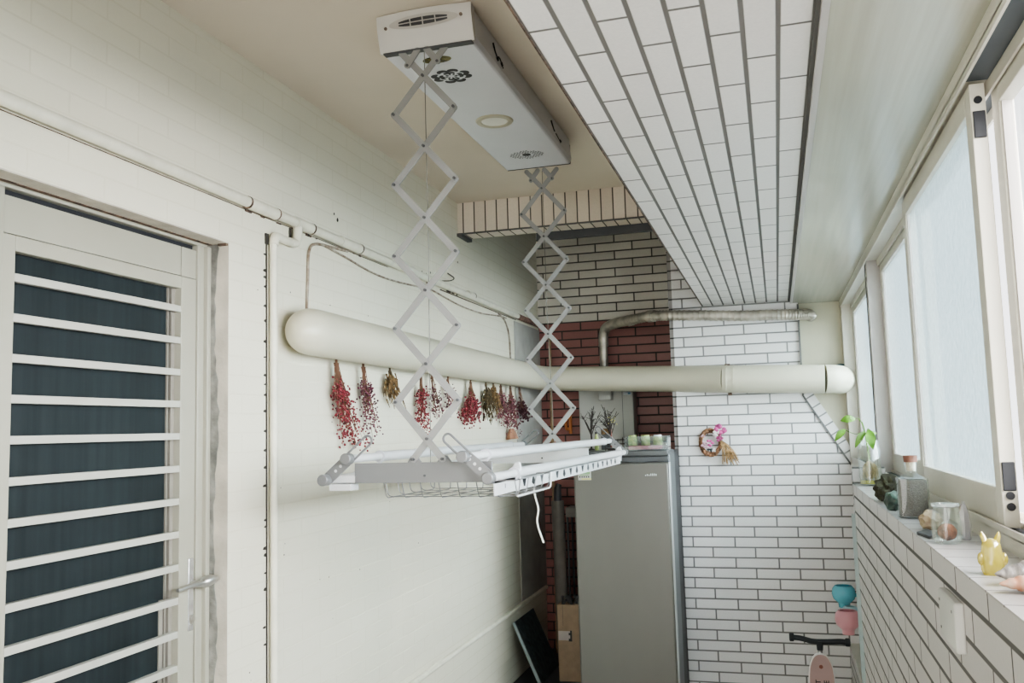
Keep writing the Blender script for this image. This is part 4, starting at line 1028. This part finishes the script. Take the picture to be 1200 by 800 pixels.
b = BM(); sphere(b, (.340, 2.142, LZ+.0255), .0195, (1,1,.95), 3, .08, 8, 2); tag(obj('brown_ball', b, M['ballf']), 'brown woven ball lying inside the small glass jar', 'ball')
cr = (.389, 2.215, LZ)
b = BM(); lathe(b, [(0,0),(.011,0),(.0135,.03),(.0105,.058),(.006,.074),(0,.086)], cr, 7); tag(obj('crystal_point', b, M['crystal'], None, True, 0, 20), 'upright clear crystal point on the ledge right of the glass jar', 'crystal')
fg = thing('yellow_figurine', 'small translucent yellow animal figurine with two ears on the ledge', 'figurine', (.343, 1.74, LZ)); fc = Vector((.343, 1.735, LZ))
b = BM(); lathe(b, [(0,0),(.015,0),(.0185,.008),(.019,.022),(.017,.036),(.0155,.046),(.0145,.053),(.008,.060),(0,.062)], fc, 20)
for s in (-1, 1): sphere(b, fc+Vector((s*.0185, -.004, .027)), .008, (.7,.7,1.4), 2)
obj('figure_body', b, M['yglass'], fg)
for s in (-1, 1):
    b = BM(); tube(b, [fc+Vector((s*.008, 0, .054)), fc+Vector((s*.012, 0, .066)), fc+Vector((s*.0135, 0, .073))], .004, 10, rr=[.0055,.0042,.0012]); obj('ear', b, M['yglass'], fg)
# seashells
def shell(name, label, c, L, R_, yaw, m, seed, grp=None):
    b = BM(); n = 26; rings = []
    Rz = Matrix.Rotation(yaw, 3, 'Z')
    for i in range(27):
        t = i/26
        r = R_*(math.sin(PI*min(1, .06+t*.93))**.65)*(1-.62*t*.9)*(1+.09*math.sin(t*34))
        x = -L/2+L*t; ring = []
        for k in range(n):
            a = 2*PI*k/n; rr = r*(1+.05*math.sin(a*2+t*12))
            ring.append(b.verts.new(Vector(c)+Rz @ Vector((x, rr*math.cos(a), rr*math.sin(a)*.86))))
        rings.append(ring)
    for A_, B_ in zip(rings, rings[1:]):
        for k in range(n): b.faces.new((A_[k], A_[(k+1)%n], B_[(k+1)%n], B_[k]))
    b.faces.new(rings[0][::-1]); b.faces.new(rings[-1])
    zmin = min(v.co.z for v in b.verts)
    for v in b.verts: v.co.z += LZ-zmin
    return tag(obj(name, b, m, None, True, 0, 60), label, 'seashell', 'seashells at the near end of the ledge')
shell('spiral_shell', 'grey striped spiral seashell lying across the near end of the ledge', (.362, 1.625, LZ+.03), .085, .027, PI+.3, M['shell_w'], 1)
shell('spiral_shell', 'peach coloured seashell in front of the striped one', (.350, 1.555, LZ+.02), .075, .021, PI+.2, M['shell_p'], 2)
# junction box on the parapet
jb = thing('junction_box', 'grey white plastic cover box screwed to the parapet below the ledge', 'box', (.29, 1.84, 1.13))
b = BM(); box(b, .283, .3005, 1.775, 1.94, 1.083, 1.172); obj('cover', b, M['boxw'], jb, True, .004)
b = BM()
for y, z in ((1.80,1.152),(1.925,1.152),(1.925,1.10)): tube(b, [(.2822, y, z), (.2835, y, z)], .0028, 10)
obj('screw', b, M['dkgrey'], jb)

# ------------------------------------------------------------------ pots and scooter at the far right
def pot(name, label, c, r, h, m):
    t = thing(name, label, 'pot', (c[0], c[1], c[2]), 'small ceramic pots on the outer wall')
    b = BM(); lathe(b, [(0,0),(r*.55,0),(r*.88,h*.22),(r,h*.5),(r*.93,h*.82),(r*.72,h),(r*.62,h),(r*.80,h*.8),(r*.86,h*.5),(r*.5,h*.12),(0,h*.1)], c, 28); obj('bowl', b, m, t)
    b = BM(); box(b, c[0]+r*.75, .4305, c[1]-.012, c[1]+.012, c[2]+h*.35, c[2]+h*.55); obj('wall_bracket', b, m, t, False, .003)
    b = BM(); lathe(b, [(r*.40,-.028),(r*.46,-.028),(r*.5,.0),(r*.55,.004)], c, 20, close=True); obj('foot', b, m, t)
    return t
pot('wall_pot', 'turquoise round pot, highest of the three by the white wall', (.325, 5.76, .425), .068, .098, M['tealpot'])
pot('wall_pot', 'small pale aqua pot between the turquoise and the pink one', (.345, 5.58, .385), .044, .052, M['aquapot'])
pot('wall_pot', 'pink round pot, lowest and nearest of the three', (.316, 5.38, .352), .069, .100, M['pinkpot'])
sx, sy = .146, 4.9
sc = thing('kick_scooter', 'child scooter with black handlebar and dusty pink oval plate', 'scooter', (sx, sy, FZ))
b = BM(); P = [(-.135,0,.012),(-.09,0,.008),(-.04,0,-.004),(0,0,-.006),(.05,0,-.004),(.10,0,-.001),(.135,0,-.004)]
hb0 = Vector((sx, sy, .392)); tube(b, bez([hb0+Vector(p) for p in P], 4), .0135, 14); hb = obj('handlebar', b, M['scoot_b'], sc)
b = BM()
for s in (-1, 1):
    q = hb0+Vector((s*.135, 0, .012 if s < 0 else -.004)); tube(b, [q-Vector((.012,0,0)), q-Vector((.008,0,0)), q+Vector((.008,0,0)), q+Vector((.012,0,0))], .021, 16, rr=[.017,.021,.021,.017])
obj('grip_end', b, M['scoot_b'], hb)
b = BM(); tube(b, [hb0+Vector((0,0,-.002)), (sx, sy, .345)], .02, 14, rr=[.018,.015]); obj('clamp', b, M['scoot_b'], hb)
b = BM(); tube(b, [(sx, sy, .36), (sx, sy+.012, FZ+.06)], .0125, 14); obj('stem', b, M['chrome'], sc)
def oval(b, a, c, y0, y1, cz):
    prism(b, [(sx+a*math.copysign(abs(math.cos(t))**.8, math.cos(t)), cz+c*math.copysign(abs(math.sin(t))**.9, math.sin(t))) for t in [2*PI*k/40 for k in range(40)]], 'y', y0, y1)
b = BM(); oval(b, .064, .150, sy-.036, sy-.014, .186); op = obj('oval_plate', b, M['scoot_e'], sc, True, .003)
b = BM(); oval(b, .059, .145, sy-.0385, sy-.0355, .186); pf = obj('pink_face', b, M['scoot_p'], op)
b = BM(); tube(b, [(sx-.001, sy-.0395, .272), (sx-.001, sy-.037, .272)], .0095, 18); obj('bolt', b, M['twig_br'], pf)
def letter(ch, x, z, size, m, parent):
    c = bpy.data.curves.new('lettering', 'FONT'); c.body = ch; c.size = size; c.extrude = .0006; c.align_x = 'CENTER'; c.align_y = 'CENTER'; c.offset = .0006
    o = bpy.data.objects.new('lettering', c); COL.objects.link(o); c.materials.append(m); o.parent = parent
    o.parent = None; bpy.context.view_layer.update()
    me = bpy.data.meshes.new_from_object(o.evaluated_get(bpy.context.evaluated_depsgraph_get())); bpy.data.objects.remove(o)
    o = bpy.data.objects.new('lettering', me); COL.objects.link(o); o.parent = parent
    o.location = Vector((x, sy-.0392, z))-ORG[parent.name]; o.rotation_euler = (PI/2, -PI/2, 0)
    return o
letter('T', sx-.018, .198, .034, M['black'], pf); letter('E', sx+.022, .198, .034, M['black'], pf)
b = BM(); box(b, sx-.055, sx+.055, sy-.10, sy+.36, FZ+.055, FZ+.075); obj('deck', b, M['scoot_p'], sc, True, .008)
for x, y in ((-.075,-.03),(.075,-.03),(0,.33)):
    b = BM(); tube(b, [(sx+x-.012, sy+y, FZ+.045), (sx+x+.012, sy+y, FZ+.045)], .045, 20); obj('wheel', b, M['scoot_b'], sc, True, .006)
b = BM(); tube(b, [(sx-.075, sy-.03, FZ+.045), (sx+.075, sy-.03, FZ+.045)], .008, 10); box(b, sx-.02, sx+.02, sy-.04, sy+.03, FZ+.04, FZ+.09); obj('axle', b, M['chrome'], sc)

# ------------------------------------------------------------------ light
wd = bpy.data.worlds.new('overcast'); S.world = wd; wd.use_nodes = True
nt = wd.node_tree; nt.nodes.clear()
bg = nt.nodes.new('ShaderNodeBackground'); bg.inputs[0].default_value = (.98, .975, 1, 1); bg.inputs[1].default_value = 2.1
ow = nt.nodes.new('ShaderNodeOutputWorld'); nt.links.new(bg.outputs[0], ow.inputs[0])
def area(name, loc, rot, sx_, sy_, power, col=(1,1,1)):
    l = bpy.data.lights.new(name, 'AREA'); l.shape = 'RECTANGLE'; l.size = sx_; l.size_y = sy_; l.energy = power; l.color = col
    o = bpy.data.objects.new(name, l); COL.objects.link(o); o.location = loc; o.rotation_euler = rot; return o
def sun(name, d, e, ang, col=(1, 1, 1)):
    l = bpy.data.lights.new(name, 'SUN'); l.energy = e; l.angle = math.radians(ang); l.color = col
    o = bpy.data.objects.new(name, l); COL.objects.link(o); o.location = (4, -2, 4)
    o.rotation_euler = Vector(d).to_track_quat('-Z', 'Y').to_euler(); return o
sun('hazy_daylight', (-1, .38, -.40), 32, 70, (1, .95, .955))
sun('fill_sun_from_behind', (-.12, 1, .10), 3.0, 70, (1, .93, .83))  # added fill light from behind the camera, brightens the far end

S.view_settings.view_transform = 'AgX'
S.view_settings.look = 'AgX - Medium High Contrast'
S.view_settings.exposure = 0.27
S.cycles.max_bounces = 10
S.cycles.diffuse_bounces = 6
S.cycles.transparent_max_bounces = 24
